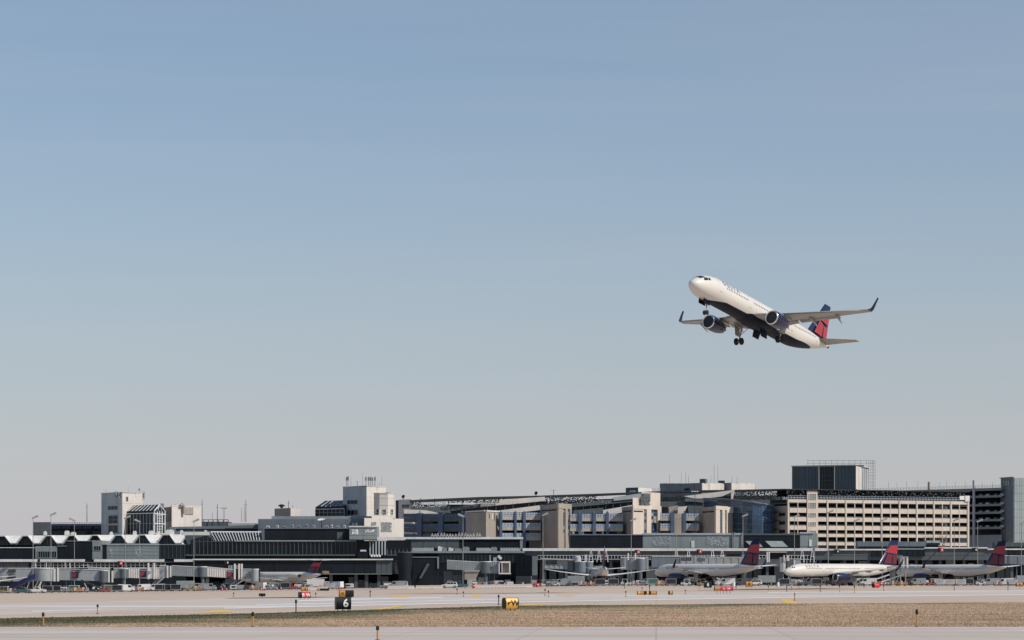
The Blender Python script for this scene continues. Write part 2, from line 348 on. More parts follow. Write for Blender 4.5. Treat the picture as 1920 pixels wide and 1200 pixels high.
def airliner(name, label, S, loc, rot, group=None, landed=True):
    L_, RW, RH = S['L'], S['w'] / 2, S['h'] / 2; zc = S['zc'] if landed else 0
    root = thing(name, label, 'airplane', loc, rot=rot, group=group)
    nl, tl = S['nose'], S['tail']; zt = S.get('zt', -.45)
    def prof(x):                                   # half width, top, bottom
        if x < nl:
            t = max(x / nl, 0); k = (1 - (1 - t) ** 2.3) ** .52
            top = zt + (RH - zt) * ((1 - (1 - t) ** 1.9) ** .66); bot = zt - (RH + zt) * (1 - (1 - min(1, t * 1.3)) ** 2.4) ** .52
            return RW * k, top, bot
        if x > L_ - tl:
            t = (x - (L_ - tl)) / tl
            return RW * (1 - t ** 1.75 * .88), RH - t ** 2.2 * RH * .42, -RH + (RH * 1.52) * t ** 1.45
        return RW, RH, -RH
    def surf(x, th, off=0):                        # th from the top, positive to starboard
        w, t, b = prof(x); zm = (t + b) / 2; hh = (t - b) / 2
        return Vector((x, (w + off) * math.sin(th), zc + zm + (hh + off) * math.cos(th)))
    xs = [0.005] + [nl * (i / 16) ** 1.6 for i in range(1, 17)] + [nl + (L_ - tl - nl) * i / 26 for i in range(1, 27)] + [L_ - tl + tl * i / 16 for i in range(1, 17)]
    n = 64; m = MB(); b0, b1 = S['belly']
    rings = [[surf(x, 2 * math.pi * i / n) for i in range(n)] for x in xs]
    m.loft(rings)
    fus = m.build('fuselage', pw, root, smooth='all', local=True)
    G_ = []
    for i in range(61):                            # the painted belly lies on the skin
        t = i / 60; x = b0 + (b1 - b0) * t; e = S['bang'] * min(1, math.sqrt(max(.0004, (x - b0) / 4.5))) * (1 + .22 * t) * math.sqrt(max(.0004, 1 - max(0, (x - b1 + 6) / 6) ** 2))
        G_.append([surf(x, math.pi - e + 2 * e * k / 12, .012) for k in range(13)])
    MB().loft(G_, closed=False, cap=False).build('belly_paint', bellyn, fus, smooth='all', local=True)
    # wing box fairing
    wr, wc = S['wx'], S['wrc']
    if S['fair']:
        fr = []
        for i in range(15):
            t = i / 14; x = wr - 2.4 + (wc + 6.0) * t; k = math.sin(math.pi * min(1, max(0, t))) ** .6 if 0 < t < 1 else .02
            fr.append([(x, RW * .93 * math.sin(q) * (.55 + .45 * k), zc - RH * .52 + (RH * .66 * k + .02) * math.cos(q)) for q in [2 * math.pi * a / 24 for a in range(24)]])
        MB().loft(fr).build('wing_fairing', bellyn if S['fair'] == 2 else wingl, root, smooth='all', local=True)
    # cockpit panes
    def patch(x0, x1, x2, x3, t0, t1, sg, off=.02):  # lower edge x0..x1 at t1, upper edge x3..x2 at t0
        mm = MB(); G_ = []
        for j in range(4):
            v = j / 3; th = t1 + (t0 - t1) * v; xa = x0 + (x3 - x0) * v; xb = x1 + (x2 - x1) * v
            G_.append([surf(xa + (xb - xa) * i / 4, sg * th, off) for i in range(5)])
        mm.loft(G_, closed=False, cap=False)
        return mm
    c = S['cock']
    for sg in (-1, 1):
        for q in c: patch(*q, sg).build('cockpit_window', glassd, fus, local=True)
        # cabin windows: too small to pick apart, one part for each side
        mm = MB(); x = S['win'][0]; th = S['win'][2]
        while x < S['win'][1]:
            if not any(a < x < b for a, b in S['wgap']):
                mm.add([surf(x, sg * (th - .075), .012), surf(x + .22, sg * (th - .075), .012), surf(x + .22, sg * (th + .075), .012), surf(x, sg * (th + .075), .012)], [(0, 1, 2, 3)])
            x += .533
        mm.build('cabin_windows', cabw, fus, local=True, kind='stuff')
        for dx in S['doors']:
            mm = MB(); w_, h0, h1 = .42, th - .50, th + .52
            for (a, b, e, g) in ((-w_, -w_ + .045, h0, h1), (w_ - .045, w_, h0, h1), (-w_, w_, h0, h0 + .03), (-w_, w_, h1 - .03, h1)):
                mm.add([surf(dx + a, sg * e, .012), surf(dx + b, sg * e, .012), surf(dx + b, sg * g, .012), surf(dx + a, sg * g, .012)], [(0, 1, 2, 3)])
            mm.build('door_outline', wingg, fus, local=True)
        tx, ts = S['title']
        lettering('airline_title', 'D E L T A', ts, letn, root, lambda co, sg=sg, tx=tx, ts=ts, th=th: surf(tx + co.x if sg < 0 else tx - co.x, sg * (th - .17 - ts * .30 / RH - co.y / RH), .03), ext=0, bold=.02 * ts)
    # wings
    def wing_at(y):                                # leading edge x, chord, z at span station y
        P = S['wing']
        for a, b in zip(P, P[1:]):
            if y <= b[0] or b is P[-1]:
                t = (y - a[0]) / (b[0] - a[0]); return [a[i] + (b[i] - a[i]) * t for i in (1, 2, 3)]
    for sg in (-1, 1):
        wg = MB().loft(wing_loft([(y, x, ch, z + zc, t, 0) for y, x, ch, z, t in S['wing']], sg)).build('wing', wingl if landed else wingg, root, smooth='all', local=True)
        MB().loft(wing_loft([(y, x, ch, z + zc, t, cn) for y, x, ch, z, t, cn in S['winglet']], sg)).build('winglet', [wlm], wg, smooth='all', local=True) if S['winglet'] else None
        for y in S['tracks']:                       # flap track fairings
            xl, ch, z = wing_at(y); x0 = xl + ch * .52; ln = S['trl'] * (.6 + .4 * ch / S['wing'][0][2] * 1.6); dr = 0 if landed else .50
            rg = []
            for i in range(8):
                t = i / 7; r = .26 * math.sin(math.pi * (.08 + .90 * t)) ** .7 + .01
                rg.append([(x0 + ln * t, sg * y + r * .55 * math.sin(q), z + zc - .22 - dr * t * t * 1.5 + r * math.cos(q)) for q in [2 * math.pi * a / 8 for a in range(8)]])
            MB().loft(rg).build('flap_track', wingg, wg, smooth='all', local=True)
        if not landed:
            for (ya, yb) in ((2.2, 6.2), (6.5, 12.6)):  # flaps run out behind the trailing edge
                rg = []
                for y in (ya, yb):
                    xl, ch, z = wing_at(y); fc = ch * .20
                    rg.append([(xl + ch * .90 + u * fc * math.cos(.26) - 0, sg * y, z - .12 - u * fc * math.sin(.26) + w * fc) for u, w in airfoil(6, .12)])
                MB().loft(rg).build('flap', wingg, wg, smooth='all', local=True)
            rg = []
            for y in (3.2, 16.4):
                xl, ch, z = wing_at(y); rg.append([(xl - .25 + u * ch * .12, sg * y, z - .16 + .25 * u + w * ch * .12) for u, w in airfoil(6, .2)])
            MB().loft(rg).build('slat', wingg, wg, smooth='all', local=True)
        # engines
        e = S['eng']; ex, ey, ez, er, el = e['x'], sg * e['y'], e['z'] + zc, e['r'], e['l']
        nm = navy if e['navy'] else pw
        nac = MB().lathe((ex, ey, ez), (1, 0, 0), [(.16, er * .93), (.45, er * .985), (el * .30, er), (el * .62, er * .96), (el * .86, er * .80), (el, er * .66), (el, er * .60), (el * .7, er * .6)], 28, cap=False).build('engine', nm, root, smooth=True, local=True)
        MB().lathe((ex, ey, ez), (1, 0, 0), [(.17, er * .935), (.05, er * .90), (0, er * .855), (.03, er * .81), (.16, er * .775), (.4, er * .765)], 28, cap=False).build('intake_lip', chrome, nac, smooth='all', local=True)
        MB().lathe((ex, ey, ez), (1, 0, 0), [(.4, er * .765), (1.0, er * .78), (1.05, er * .3), (.75, er * .16), (.6, .01)], 28).build('fan', fanm, nac, smooth=True, local=True)
        MB().lathe((ex, ey, ez), (1, 0, 0), [(el * .7, er * .52), (el * 1.1, er * .40), (el * 1.12, er * .34), (el * 1.12, er * .26), (el * 1.32, .03)], 20).build('exhaust_nozzle', dkm, nac, smooth=True, local=True)
        if e['rear']:
            y0 = RW * .8 * sg
            MB().hexa([(ex + .8, y0, ez - .12), (ex + el * .8, y0, ez - .12), (ex + el * .8, ey, ez - .1), (ex + .9, ey, ez - .1), (ex + .8, y0, ez + .12), (ex + el * .8, y0, ez + .12), (ex + el * .8, ey, ez + .1), (ex + .9, ey, ez + .1)]).build('pylon', pw, nac, local=True)
        else:
            xl, ch, z = wing_at(e['y']); z += zc
            MB().hexa([(ex + .9, ey - .17, ez + er * .80), (ex + .9, ey + .17, ez + er * .80), (xl + ch * .62, ey + .17, z - .35), (xl + ch * .62, ey - .17, z - .35),
                       (ex + 1.2, ey - .12, ez + er * 1.02), (ex + 1.2, ey + .12, ez + er * 1.02), (xl + ch * .5, ey + .12, z), (xl + ch * .5, ey - .12, z)]).build('pylon', wingg, nac, local=True)
        # tailplane
        P = S['stab']
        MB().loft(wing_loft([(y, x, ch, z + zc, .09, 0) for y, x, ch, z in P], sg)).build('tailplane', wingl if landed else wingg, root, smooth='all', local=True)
    # fin: sections by height
    fn = S['fin']; rg = []
    for (z, xl, ch) in fn: rg.append([(xl + u * ch, w * ch, z + zc) for u, w in airfoil(9, .10)])
    fin = MB().loft(rg).build('fin', navy, root, smooth='all', local=True)
    def finp(u, v, sg, off=.02):                   # u along the chord, v up the fin
        z0, x0, c0 = fn[-2]; z1, x1, c1 = fn[-1]; z = z0 + (z1 - z0) * v; ch = c0 + (c1 - c0) * v; x = x0 + (x1 - x0) * v
        t = .10; uu = min(max(u, .001), .999); y = 5 * t * (.2969 * math.sqrt(uu) - .126 * uu - .3516 * uu ** 2 + .2843 * uu ** 3 - .1036 * uu ** 4) * ch
        return Vector((x + uu * ch, sg * (y + off + .012 * ch), z + zc))
    for sg in (-1, 1):
        for q, mt_, nm in (((.06, .49, .99, .41, .99, .79, .22, .77), redb, 'red_mark'), ((.24, .03, .70, .01, .62, .36, .26, .45), redd if landed else redb, 'lower_red_mark'), ((.75, .01, .99, .01, .99, .36, .67, .33), redd if landed else redb, 'rear_red_mark')):
            mm = MB(); G_ = []
            for j in range(6):
                v = j / 5; G_.append([finp((q[0] + (q[2] - q[0]) * i / 6) * (1 - v) + (q[6] + (q[4] - q[6]) * i / 6) * v, (q[1] + (q[3] - q[1]) * i / 6) * (1 - v) + (q[7] + (q[5] - q[7]) * i / 6) * v, sg) for i in range(7)])
            mm.loft(G_, closed=False, cap=False).build(nm, mt_, fin, local=True)
    # landing gear
    for gi, (gx, gy, gr, ext) in enumerate(S['gear']):
        gz = gr + (0 if landed else zc - S['zc'] - ext)
        gname = 'nose_gear' if gi == 0 else 'main_gear'
        top = zc - RH * (.8 if gi == 0 else .55)
        g = MB().tube((gx + .15, gy * .93, top), (gx, gy, gz + .05), .17 if gi else .11, .11 if gi else .08, 10)
        g.tube((gx - (1.2 if gi == 0 else -.2), gy * (1 if gi == 0 else .45), top + .1), (gx, gy, gz + .9), .06, .06, 6); g.tube((gx, gy - .62 if gi else -.38, gz), (gx, gy + .62 if gi else .38, gz), .07, .07, 8)
        g = g.build(gname, strutm, root, smooth=True, local=True)
        for k in (-1, 1):
            ww = .42 if gi else .24; yy = gy + k * (.48 if gi else .26)
            wl = MB().lathe((gx, yy - ww / 2, gz), (0, 1, 0), [(0, gr * .55), (0, gr * .82), (ww * .18, gr * .97), (ww * .5, gr), (ww * .82, gr * .97), (ww, gr * .82), (ww, gr * .55)], 20).build('wheel', tyre, g, smooth=True, local=True)
        if gi == 0:
            for k in (-1, 1): MB().box(gx - 1.7, gx + .2, k * .42 - .03, k * .42 + .03, zc - RH - .62, zc - RH + .25).build('gear_door', bellyn, g, local=True)
            for k in (-1, 1): MB().lathe((gx - .18, k * .17, gz + 1.5), (1, 0, 0), [(0, .10), (.14, .06)], 10).build('landing_lamp', chrome, g, local=True)
        else:
            s_ = 1 if gy > 0 else -1
            MB().hexa([(gx - .75, gy + s_ * .30, gz + .9), (gx + .55, gy + s_ * .30, gz + .9), (gx + .55, gy + s_ * .36, gz + .9), (gx - .75, gy + s_ * .36, gz + .9),
                       (gx - .9, gy + s_ * .55, top + .2), (gx + .8, gy + s_ * .55, top + .2), (gx + .8, gy + s_ * .62, top + .2), (gx - .9, gy + s_ * .62, top + .2)]).build('gear_door', wingg, g, local=True)
            if not landed: MB().hexa([(gx - 1.0, s_ * .75, zc - RH - 1.25), (gx + .9, s_ * .75, zc - RH - 1.25), (gx + .9, s_ * .82, zc - RH - 1.25), (gx - 1.0, s_ * .82, zc - RH - 1.25),
                                   (gx - 1.2, s_ * .45, zc - RH + .3), (gx + 1.1, s_ * .45, zc - RH + .3), (gx + 1.1, s_ * .52, zc - RH + .3), (gx - 1.2, s_ * .52, zc - RH + .3)]).build('gear_door', bellyn, g, local=True)
    # small fittings
    MB().add([(6.0, -.02, zc + RH), (6.5, -.02, zc + RH), (6.45, -.02, zc + RH + .38), (6.25, -.02, zc + RH + .38), (6.0, .02, zc + RH), (6.5, .02, zc + RH), (6.45, .02, zc + RH + .38), (6.25, .02, zc + RH + .38)],
             [(0, 1, 2, 3), (7, 6, 5, 4), (0, 4, 5, 1), (1, 5, 6, 2), (2, 6, 7, 3), (3, 7, 4, 0)]).build('antenna', wingg, root, local=True)
    w, t, b = prof(L_)
    MB().lathe((L_ - .05, 0, zc + (t + b) / 2), (1, 0, 0), [(0, .26), (.12, .24), (.14, .02)], 14).build('tail_exhaust', dkm, root, local=True)
    return root

def wing_secs(rootx, rc, kinky, kinkx, kc, half, tipx, tc, z0, dih, flex):
    out = []
    for y in (0, 1.5, kinky, (kinky + half) / 2, half - 1.5, half):
        if y <= kinky: t = y / kinky; x = rootx + (kinkx - rootx) * t; c = rc + (kc - rc) * t
        else: t = (y - kinky) / (half - kinky); x = kinkx + (tipx - kinkx) * t; c = kc + (tc - kc) * t
        out.append((y, x, c, z0 + y * math.tan(dih) + flex * (y / half) ** 2, .145 - .045 * y / half))
    return out
def sharklet(ws, h, back, out, tcn):
    y, x, c, z, t = ws[-1]; s = [(y, x, c, z, t, 0)]
    for k, (a, b, e, cn) in enumerate([(.34, .05, .14, .6), (.60, .16, .28, 1.15), (.85, .60, .66, 1.4), (1, 1, 1, 1.45)]):
        s.append((y + out * a, x + back * e, c + (tcn - c) * (b ** .32), z + h * b, .07, cn))
    return s
def spec_narrow():                                  # long twin-jet with under-wing engines
    ws = wing_secs(15.6, 7.3, 6.4, 19.3, 3.9, 17.35, 24.8, 1.5, -1.15, R(5.1), .75)
    return dict(L=44.5, w=3.95, h=4.14, zc=3.95, nose=6.6, tail=13.5, belly=(4.0, 38.2), bang=.80, wx=15.0, wrc=7.3, fair=2, wing=ws,
                winglet=sharklet(ws, 2.35, 1.7, .62, .5), tracks=(4.2, 8.6, 12.4), trl=3.0,
                cock=[(1.28, 2.36, 2.12, 1.08, .05, .66), (1.72, 2.58, 2.74, 2.02, .70, 1.06), (2.70, 3.26, 3.24, 2.86, .74, 1.04)],
                win=(7.6, 37.5, 1.26), wgap=[(14.4, 15.6), (28.2, 29.3)], doors=(5.9, 15.0, 28.7, 38.2), title=(9.2, 1.25),
                eng=dict(x=15.2, y=5.75, z=-2.1, r=1.22, l=4.4, navy=True, rear=False),
                stab=[(0, 38.3, 4.5, .95), (6.22, 42.5, 1.35, 1.55)], fin=[(1.5, 35.4, 8.2), (2.05, 37.0, 6.6), (7.95, 42.1, 2.1)],
                gear=[(5.07, 0, .38, .25), (22.0, 3.8, .58, .35), (22.0, -3.8, .58, .35)])
def spec_tall():                                    # long slim twin-jet on tall legs
    ws = wing_secs(16.3, 8.4, 6.4, 20.8, 4.9, 18.2, 27.6, 1.9, -1.05, R(5), .25)
    return dict(L=47.0, w=3.8, h=4.05, zc=4.6, nose=6.9, tail=15.0, belly=(3.6, 40.0), bang=.50, wx=16.3, wrc=8.4, fair=2, wing=ws,
                winglet=sharklet(ws, 2.5, 2.2, .8, .6), tracks=(4.2, 8.8, 12.8), trl=3.4,
                cock=[(1.40, 1.95, 2.30, 1.90, .10, .42), (1.95, 2.5, 2.8, 2.30, .45, .78), (2.55, 3.1, 3.02, 2.82, .72, 1.02)],
                win=(7.2, 39, 1.28), wgap=[(13.2, 14.4), (29.0, 30.4)], doors=(5.8, 13.8, 29.7, 39.8), title=(9.6, 1.3),
                eng=dict(x=14.2, y=6.5, z=-2.05, r=1.30, l=5.6, navy=True, rear=False),
                stab=[(0, 39.4, 5.4, .95), (7.4, 44.6, 1.7, 1.65)], fin=[(1.5, 36.3, 9.4), (2.05, 38.0, 7.6), (9.3, 43.3, 3.1)],
                gear=[(5.2, 0, .42, 0), (22.9, 3.65, .52, 0), (22.9, -3.65, .52, 0)])
def spec_rear():                                    # short twin-jet with engines on the tail and a high tailplane
    ws = wing_secs(17.0, 5.0, 5.0, 19.4, 3.3, 14.0, 23.6, 1.2, -1.1, R(3.5), .15)
    return dict(L=37.5, w=3.35, h=3.55, zc=3.95, nose=5.6, tail=11.5, belly=(6, 31), bang=.25, wx=17.0, wrc=5.0, fair=1, wing=ws, winglet=None, tracks=(4.5, 8.5), trl=2.2,
                cock=[(1.30, 1.8, 2.1, 1.75, .10, .42), (1.8, 2.3, 2.5, 2.10, .45, .78)], win=(5.6, 27, 1.30), wgap=[], doors=(4.4,), title=(8.0, 1.35),
                eng=dict(x=25.2, y=2.75, z=.55, r=.88, l=4.9, navy=False, rear=True),
                stab=[(0, 34.3, 3.2, 5.35), (5.6, 36.9, 1.5, 5.5)], fin=[(1.2, 29.6, 6.4), (1.6, 30.6, 5.4), (5.5, 34.2, 3.5)],
                gear=[(3.6, 0, .33, 0), (19.6, 2.5, .5, 0), (19.6, -2.5, .5, 0)])
A321 = spec_narrow()
fly = airliner('climbing_airliner', 'white and navy twin-engine airliner climbing with its wheels down, alone in the sky', A321,
               (27.442, 367.07, 45.431 + H), Matrix.Rotation(R(54.46), 3, 'Z').__matmul__(Matrix.Rotation(R(10.375), 3, 'Y')).__matmul__(Matrix.Rotation(R(.36), 3, 'X')).to_euler(), landed=False)

# ---------------------------------------------------------------- buildings
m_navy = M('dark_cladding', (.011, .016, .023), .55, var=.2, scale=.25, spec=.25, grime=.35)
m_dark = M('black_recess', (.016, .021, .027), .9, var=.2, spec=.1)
m_panel = M('grey_green_panel', (.25, .29, .29), .6, var=.06, scale=.2, grime=.22)
m_panel2 = M('mid_grey_panel', (.09, .11, .118), .6, var=.08, scale=.2, grime=.25)
m_blgr = M('blue_grey_metal', (.17, .195, .225), .5, var=.06, scale=.2, grime=.2)
m_white = M('white_trim', (.74, .73, .70), .6, var=.08, scale=.4, grime=.22)
m_cream = M('precast_cream', (.66, .605, .55), .8, var=.06, scale=.15, grime=.16)
m_conc = M('precast_grey', (.41, .44, .45), .8, var=.07, scale=.15, grime=.2)  # on the towers, the shaded tone of the cream precast
m_brown = M('brown_concrete', (.38, .33, .28), .85, var=.08, scale=.2, grime=.25)
m_beige = M('beige_concrete', (.635, .55, .465), .85, var=.06, scale=.2, grime=.16)
m_blue = M('blue_steel', (.05, .088, .155), .55, var=.1, scale=.4)
m_rail = M('pale_blue_mesh', (.36, .43, .51), .7, var=.15, scale=1.5)
m_glass = M('tinted_glass', (.012, .020, .028), .15, var=.3, scale=.15, spec=.22)
m_rglass = M('roof_glass', (.010, .014, .018), .35, var=.3, scale=.3, spec=.2)
m_glb = M('blue_glass', (.03, .07, .13), .08, var=.35, scale=.12)
m_frame = M('steel_frame', (.30, .32, .33), .5)
m_wframe = M('white_frame', (.70, .71, .70), .5)
m_steel = M('galvanised_steel', (.42, .43, .43), .45, metal=.3, var=.15)
m_truss = M('dark_truss', (.017, .024, .028), .6, var=.4, scale=.8)
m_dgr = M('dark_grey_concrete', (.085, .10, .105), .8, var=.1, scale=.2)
m_redsign = M('red_sign_face', (.62, .05, .07), .4, var=.05); m_blk = M('black_paint', (.012, .013, .014), .45, var=.15)
m_rgrey = M('ramp_grey', (.24, .27, .285), .8, var=.1, scale=.2, grime=.25); m_stone = M('spandrel_stone', (.44, .40, .34), .85, var=.08, scale=.3, grime=.3)
m_wht = M('white_lettering', (.8, .8, .78), .5, var=.03)

def wall(p, f, p0, p1, y0, y1, mat, out=0., thick=.4, name='wall'): return MB().fbox(f, p0, p1, y0, y1, out, thick).build(name, mat, p)
def body(p, f, p0, p1, y0, mat, depth, name='wall', y1=None, out=-.02): return MB().fbox(f, p0, p1, y0, y1, out, depth).build(name, mat, p)
def panels(p, f, p0, p1, y0, y1, nx, ny, mat, name='panel', gx=.25, gy=.3, out=.07):
    for j in range(ny):
        for i in range(nx):
            a = p0 + (p1 - p0) * i / nx; b = p0 + (p1 - p0) * (i + 1) / nx; c = y0 + (y1 - y0) * j / ny; d = y0 + (y1 - y0) * (j + 1) / ny
            MB().fbox(f, a + gx, b - gx, c + gy, d - gy, out, out + .03).build(name, mat, p)
def window(p, f, p0, p1, y0, y1, nx=1, ny=1, fm=None, pm=None, fw=.6, out=.22, name='window'):
    m = MB(); m.fbox(f, p0 - fw, p1 + fw, y0 - fw, y0, out, .3).fbox(f, p0 - fw, p1 + fw, y1, y1 + fw, out, .3)
    for i in range(nx + 1):
        x = p0 + (p1 - p0) * i / nx; e = fw if i in (0, nx) else fw * .6
        m.fbox(f, x - e / 2 - (e / 2 if i == 0 else 0), x + e / 2 + (e / 2 if i == nx else 0), y0 + .01, y1 - .01, out - .004, .28)
    for j in range(1, ny): y = y0 + (y1 - y0) * j / ny; m.fbox(f, p0, p1, y - fw * .3, y + fw * .3, out - .008, .26)
    w = m.build(name, fm or m_frame, p)
    for j in range(ny):
        for i in range(nx):
            MB().fbox(f, p0 + (p1 - p0) * i / nx, p0 + (p1 - p0) * (i + 1) / nx, y0 + (y1 - y0) * j / ny, y0 + (y1 - y0) * (j + 1) / ny, out - .14, .06).build('pane', pm or m_glass, w)
    return w
def glazing(p, f, p0, p1, y0, y1, nx, ny=1, fm=None, pm=None, mw=.55, out=.05, mout=.22, hw=None):
    m = MB()
    for i in range(nx + 1): x = p0 + (p1 - p0) * i / nx; m.fbox(f, x - mw / 2, x + mw / 2, y0, y1, mout, .3)
    for j in range(ny + 1): y = y0 + (y1 - y0) * j / ny; h = hw or mw; m.fbox(f, p0, p1, y - h / 2, y + h / 2, mout - .01, .28)
    m.build('mullions', fm or m_frame, p, kind='stuff')
    for j in range(ny):
        for i in range(nx):
            k = random.uniform(-.03, .03)
            MB().fbox(f, p0 + (p1 - p0) * i / nx + .1, p0 + (p1 - p0) * (i + 1) / nx - .1, y0 + (y1 - y0) * j / ny, y0 + (y1 - y0) * (j + 1) / ny, out + k, .08).build('pane', pm or m_glass, p)
def railing(p, f, p0, p1, y0, y1, n, mat=None, w=.3, out=0., rails=2):
    m = MB()
    for i in range(n + 1): x = p0 + (p1 - p0) * i / n; m.fbox(f, x - w / 2, x + w / 2, y0, y1, out, .12)
    for k in range(rails): y = y0 + (y1 - y0) * k / max(rails, 1); m.fbox(f, p0, p1, y, y + w, out - .01, .1)
    return m.build('railing', mat or m_frame, p, kind='stuff')
def mosaic(p, f, p0, p1, y0, y1, mat, cell=1.3, fill=.5, out=.16, name='vent_grille'):
    m = MB(); rnd = random.Random(int(p0 * 7 + y0)); nx = max(2, int((p1 - p0) / cell)); ny = max(2, int((y1 - y0) / cell))
    for j in range(ny):
        for i in range(nx):
            if rnd.random() < fill: m.fbox(f, p0 + (p1 - p0) * i / nx, p0 + (p1 - p0) * (i + 1) / nx, y0 + (y1 - y0) * j / ny, y0 + (y1 - y0) * (j + 1) / ny, out, .12)
    return m.build(name, mat, p, kind='stuff')
def fpoly(p, f, pts, mat, out=.0, thick=.4, name='panel'):         # free outline on a facade
    q = [f.pt(x, y, out) for x, y in pts]
    return MB().extr(q, Vector((-f.n.x, -f.n.y, 0)) * thick).build(name, mat, p)
def groundfloor(p, f, p0, p1, ytop, seed):            # doors, roller shutters and pale service panels along a gate floor
    rn = random.Random(seed); x = p0
    while x < p1 - 14:
        w = rn.uniform(8, 22); k = rn.random(); mt = (m_panel2, m_panel, m_dgr, m_blgr, m_conc)[int(k * 5)]
        if rn.random() < .72: wall(p, f, x, x + w, ytop + rn.uniform(2, 14), None, mt, .3, .35, ('shutter', 'service_door', 'wall_panel')[int(k * 3)])
        x += w + rn.uniform(1, 9)
def cyl(p, px, D, y0, y1, r, mat, name, n=14, r1=None):
    x = PX(px, D); return MB().tube((x, D, -3 if y1 is None else PZ(y1, D)), (x, D, PZ(y0, D)), r if r1 is None else r1, r, n).build(name, mat, p, smooth=True)
def plan(*a): return [(PX(px, D), D) for px, D in a]
def blk(p, pts, y0, y1, D, mat, name='wall'):
    return MB().prism(plan(*pts), -3 if y1 is None else PZ(y1, D), PZ(y0, D)).build(name, mat, p)
def bld(name, label, px, D, cat='building', group=None): return thing(name, label, cat, (PX(px, D), D, 0), group=group)
def para(A, B, C):                                                # fourth corner of a block seen on its front edge B
    a, b, c = [Vector((PX(*q), q[1])) for q in (A, B, C)]; d = a + c - b; return (d.x * F / d.y + 960, d.y)

# --- the long low deck far left, behind the folded roof
b = bld('parking_deck', 'low dark parking deck with blue railing left of the pale windowed tower', 126, 862)
f = Face(63, 862, 195, 862); body(b, f, 63, 195, 984.5, m_navy, 20)
wall(b, f, 63, 96, 979, 1003, m_panel2, .5, .6, 'end_wall')
for i in range(5): wall(b, f, 97 + i * 19.4, 114 + i * 19.4, 985, 991.5, m_navy, .4, .5, 'spandrel')
railing(b, f, 96, 194, 979.5, 984.5, 22, m_blue, .5, .2)
wall(b, f, 96, 195, 982.2, 984.4, m_blue, .12, .1, 'rail_panel')
# --- tower with window strips
def tower(name, label, A, B, C, y0, wins, small=None):
    b = bld(name, label, B[0], B[1]); E = para(A, B, C)
    blk(b, (A, B, C, E), y0 + .6, None, B[1], m_conc)
    fl, fr = Face(*A, *B), Face(*B, *C); k = (B[0] - A[0])
    ys = [y0 + 1, y0 + 21, y0 + 42, y0 + 63, y0 + 84]
    for j in range(4):
        panels(b, fl, A[0] + .3, A[0] + k * .27, ys[j], ys[j + 1], 1, 1, m_conc); panels(b, fl, A[0] + k * .27, B[0] - k * .22, ys[j], ys[j + 1], 1, 1, m_conc); panels(b, fl, B[0] - k * .22, B[0] - .2, ys[j], ys[j + 1], 1, 1, m_conc)
        panels(b, fr, B[0] + .2, C[0] - .2, ys[j], ys[j + 1], 2, 1, m_cream, gx=.12, gy=.15)  # same precast: sunlit face coloured cream, shaded face coloured grey
    MB().prism(plan((A[0] - .8, A[1] + .2), (B[0], B[1] - .6), (C[0] + .8, C[1] + .2), E), PZ(y0 + .6, B[1]), PZ(y0 - .6, B[1])).build('parapet', m_conc, b)
    for w in wins: window(b, fl, *w)
    if small: window(b, fr, *small)
    return b, fl, fr
tA, fl, fr = tower('windowed_tower', 'pale square tower with blue window strips beside the gabled glass house', (190, 842), (229, 832), (268, 846), 923,
                   [(203.5, 221.5, 949, 955.5, 3, 1), (204, 222, 967, 981.5, 2, 2), (204, 222, 985, 999, 2, 1)], (236, 239, 932, 939, 1, 1))
def antenna(px, D, y0, y1, label, kind=0, r=.07, group='rooftop aerials'):
    label = ('plain ', 'panel-hung ', 'cross-armed ')[kind] + label
    t = thing('aerial', label, 'aerial', (PX(px, D), D, PZ(y1, D)), group=group); h = PZ(y0, D) - PZ(y1, D)
    MB().tube((0, 0, -.1), (0, 0, h), r, r * .6, 6).build('mast', m_blk if kind else m_frame, t, local=True)
    if kind == 1:
        for k in range(3): MB().box(-.28 + .2 * k, -.14 + .2 * k, -.2, -.08, h * (.55 + .1 * (k % 2)), h * (.92 + .05 * k)).build('sector_panel', m_blk, t, local=True)
    if kind == 2: MB().tube((-.5, 0, h * .8), (.5, 0, h * .8), .04, .04, 6).build('crossbar', m_blk, t, local=True)
    return t
for px, y0, kd in ((195, 918.5, 0), (199.5, 917, 0), (213.5, 920, 0), (240.5, 912, 0), (261, 916, 1), (265, 919, 0)): antenna(px, 838 if px < 229 else 840, y0, 922.6, 'thin aerial on the roof of the pale tower beside the gabled glass house', kd, group='aerials on the windowed tower')
# panel antennas hung on the wall edge
for px, y0, y1 in ((218, 926, 933), (221, 921, 934), (225.5, 923, 934), (267.5, 922, 936)):
    f = fl if px < 229 else fr
    o = MB().fbox(f, px - .7, px + .7, y0, y1, .75, .25).fbox(f, px - .3, px + .3, y0 + 3, y1 - 3, .52, .5).build('panel_antenna', m_frame, None)
    tag(o, 'dark panel antenna bolted to the top corner of the windowed tower', 'antenna', 'panel antennas on the tower corner')
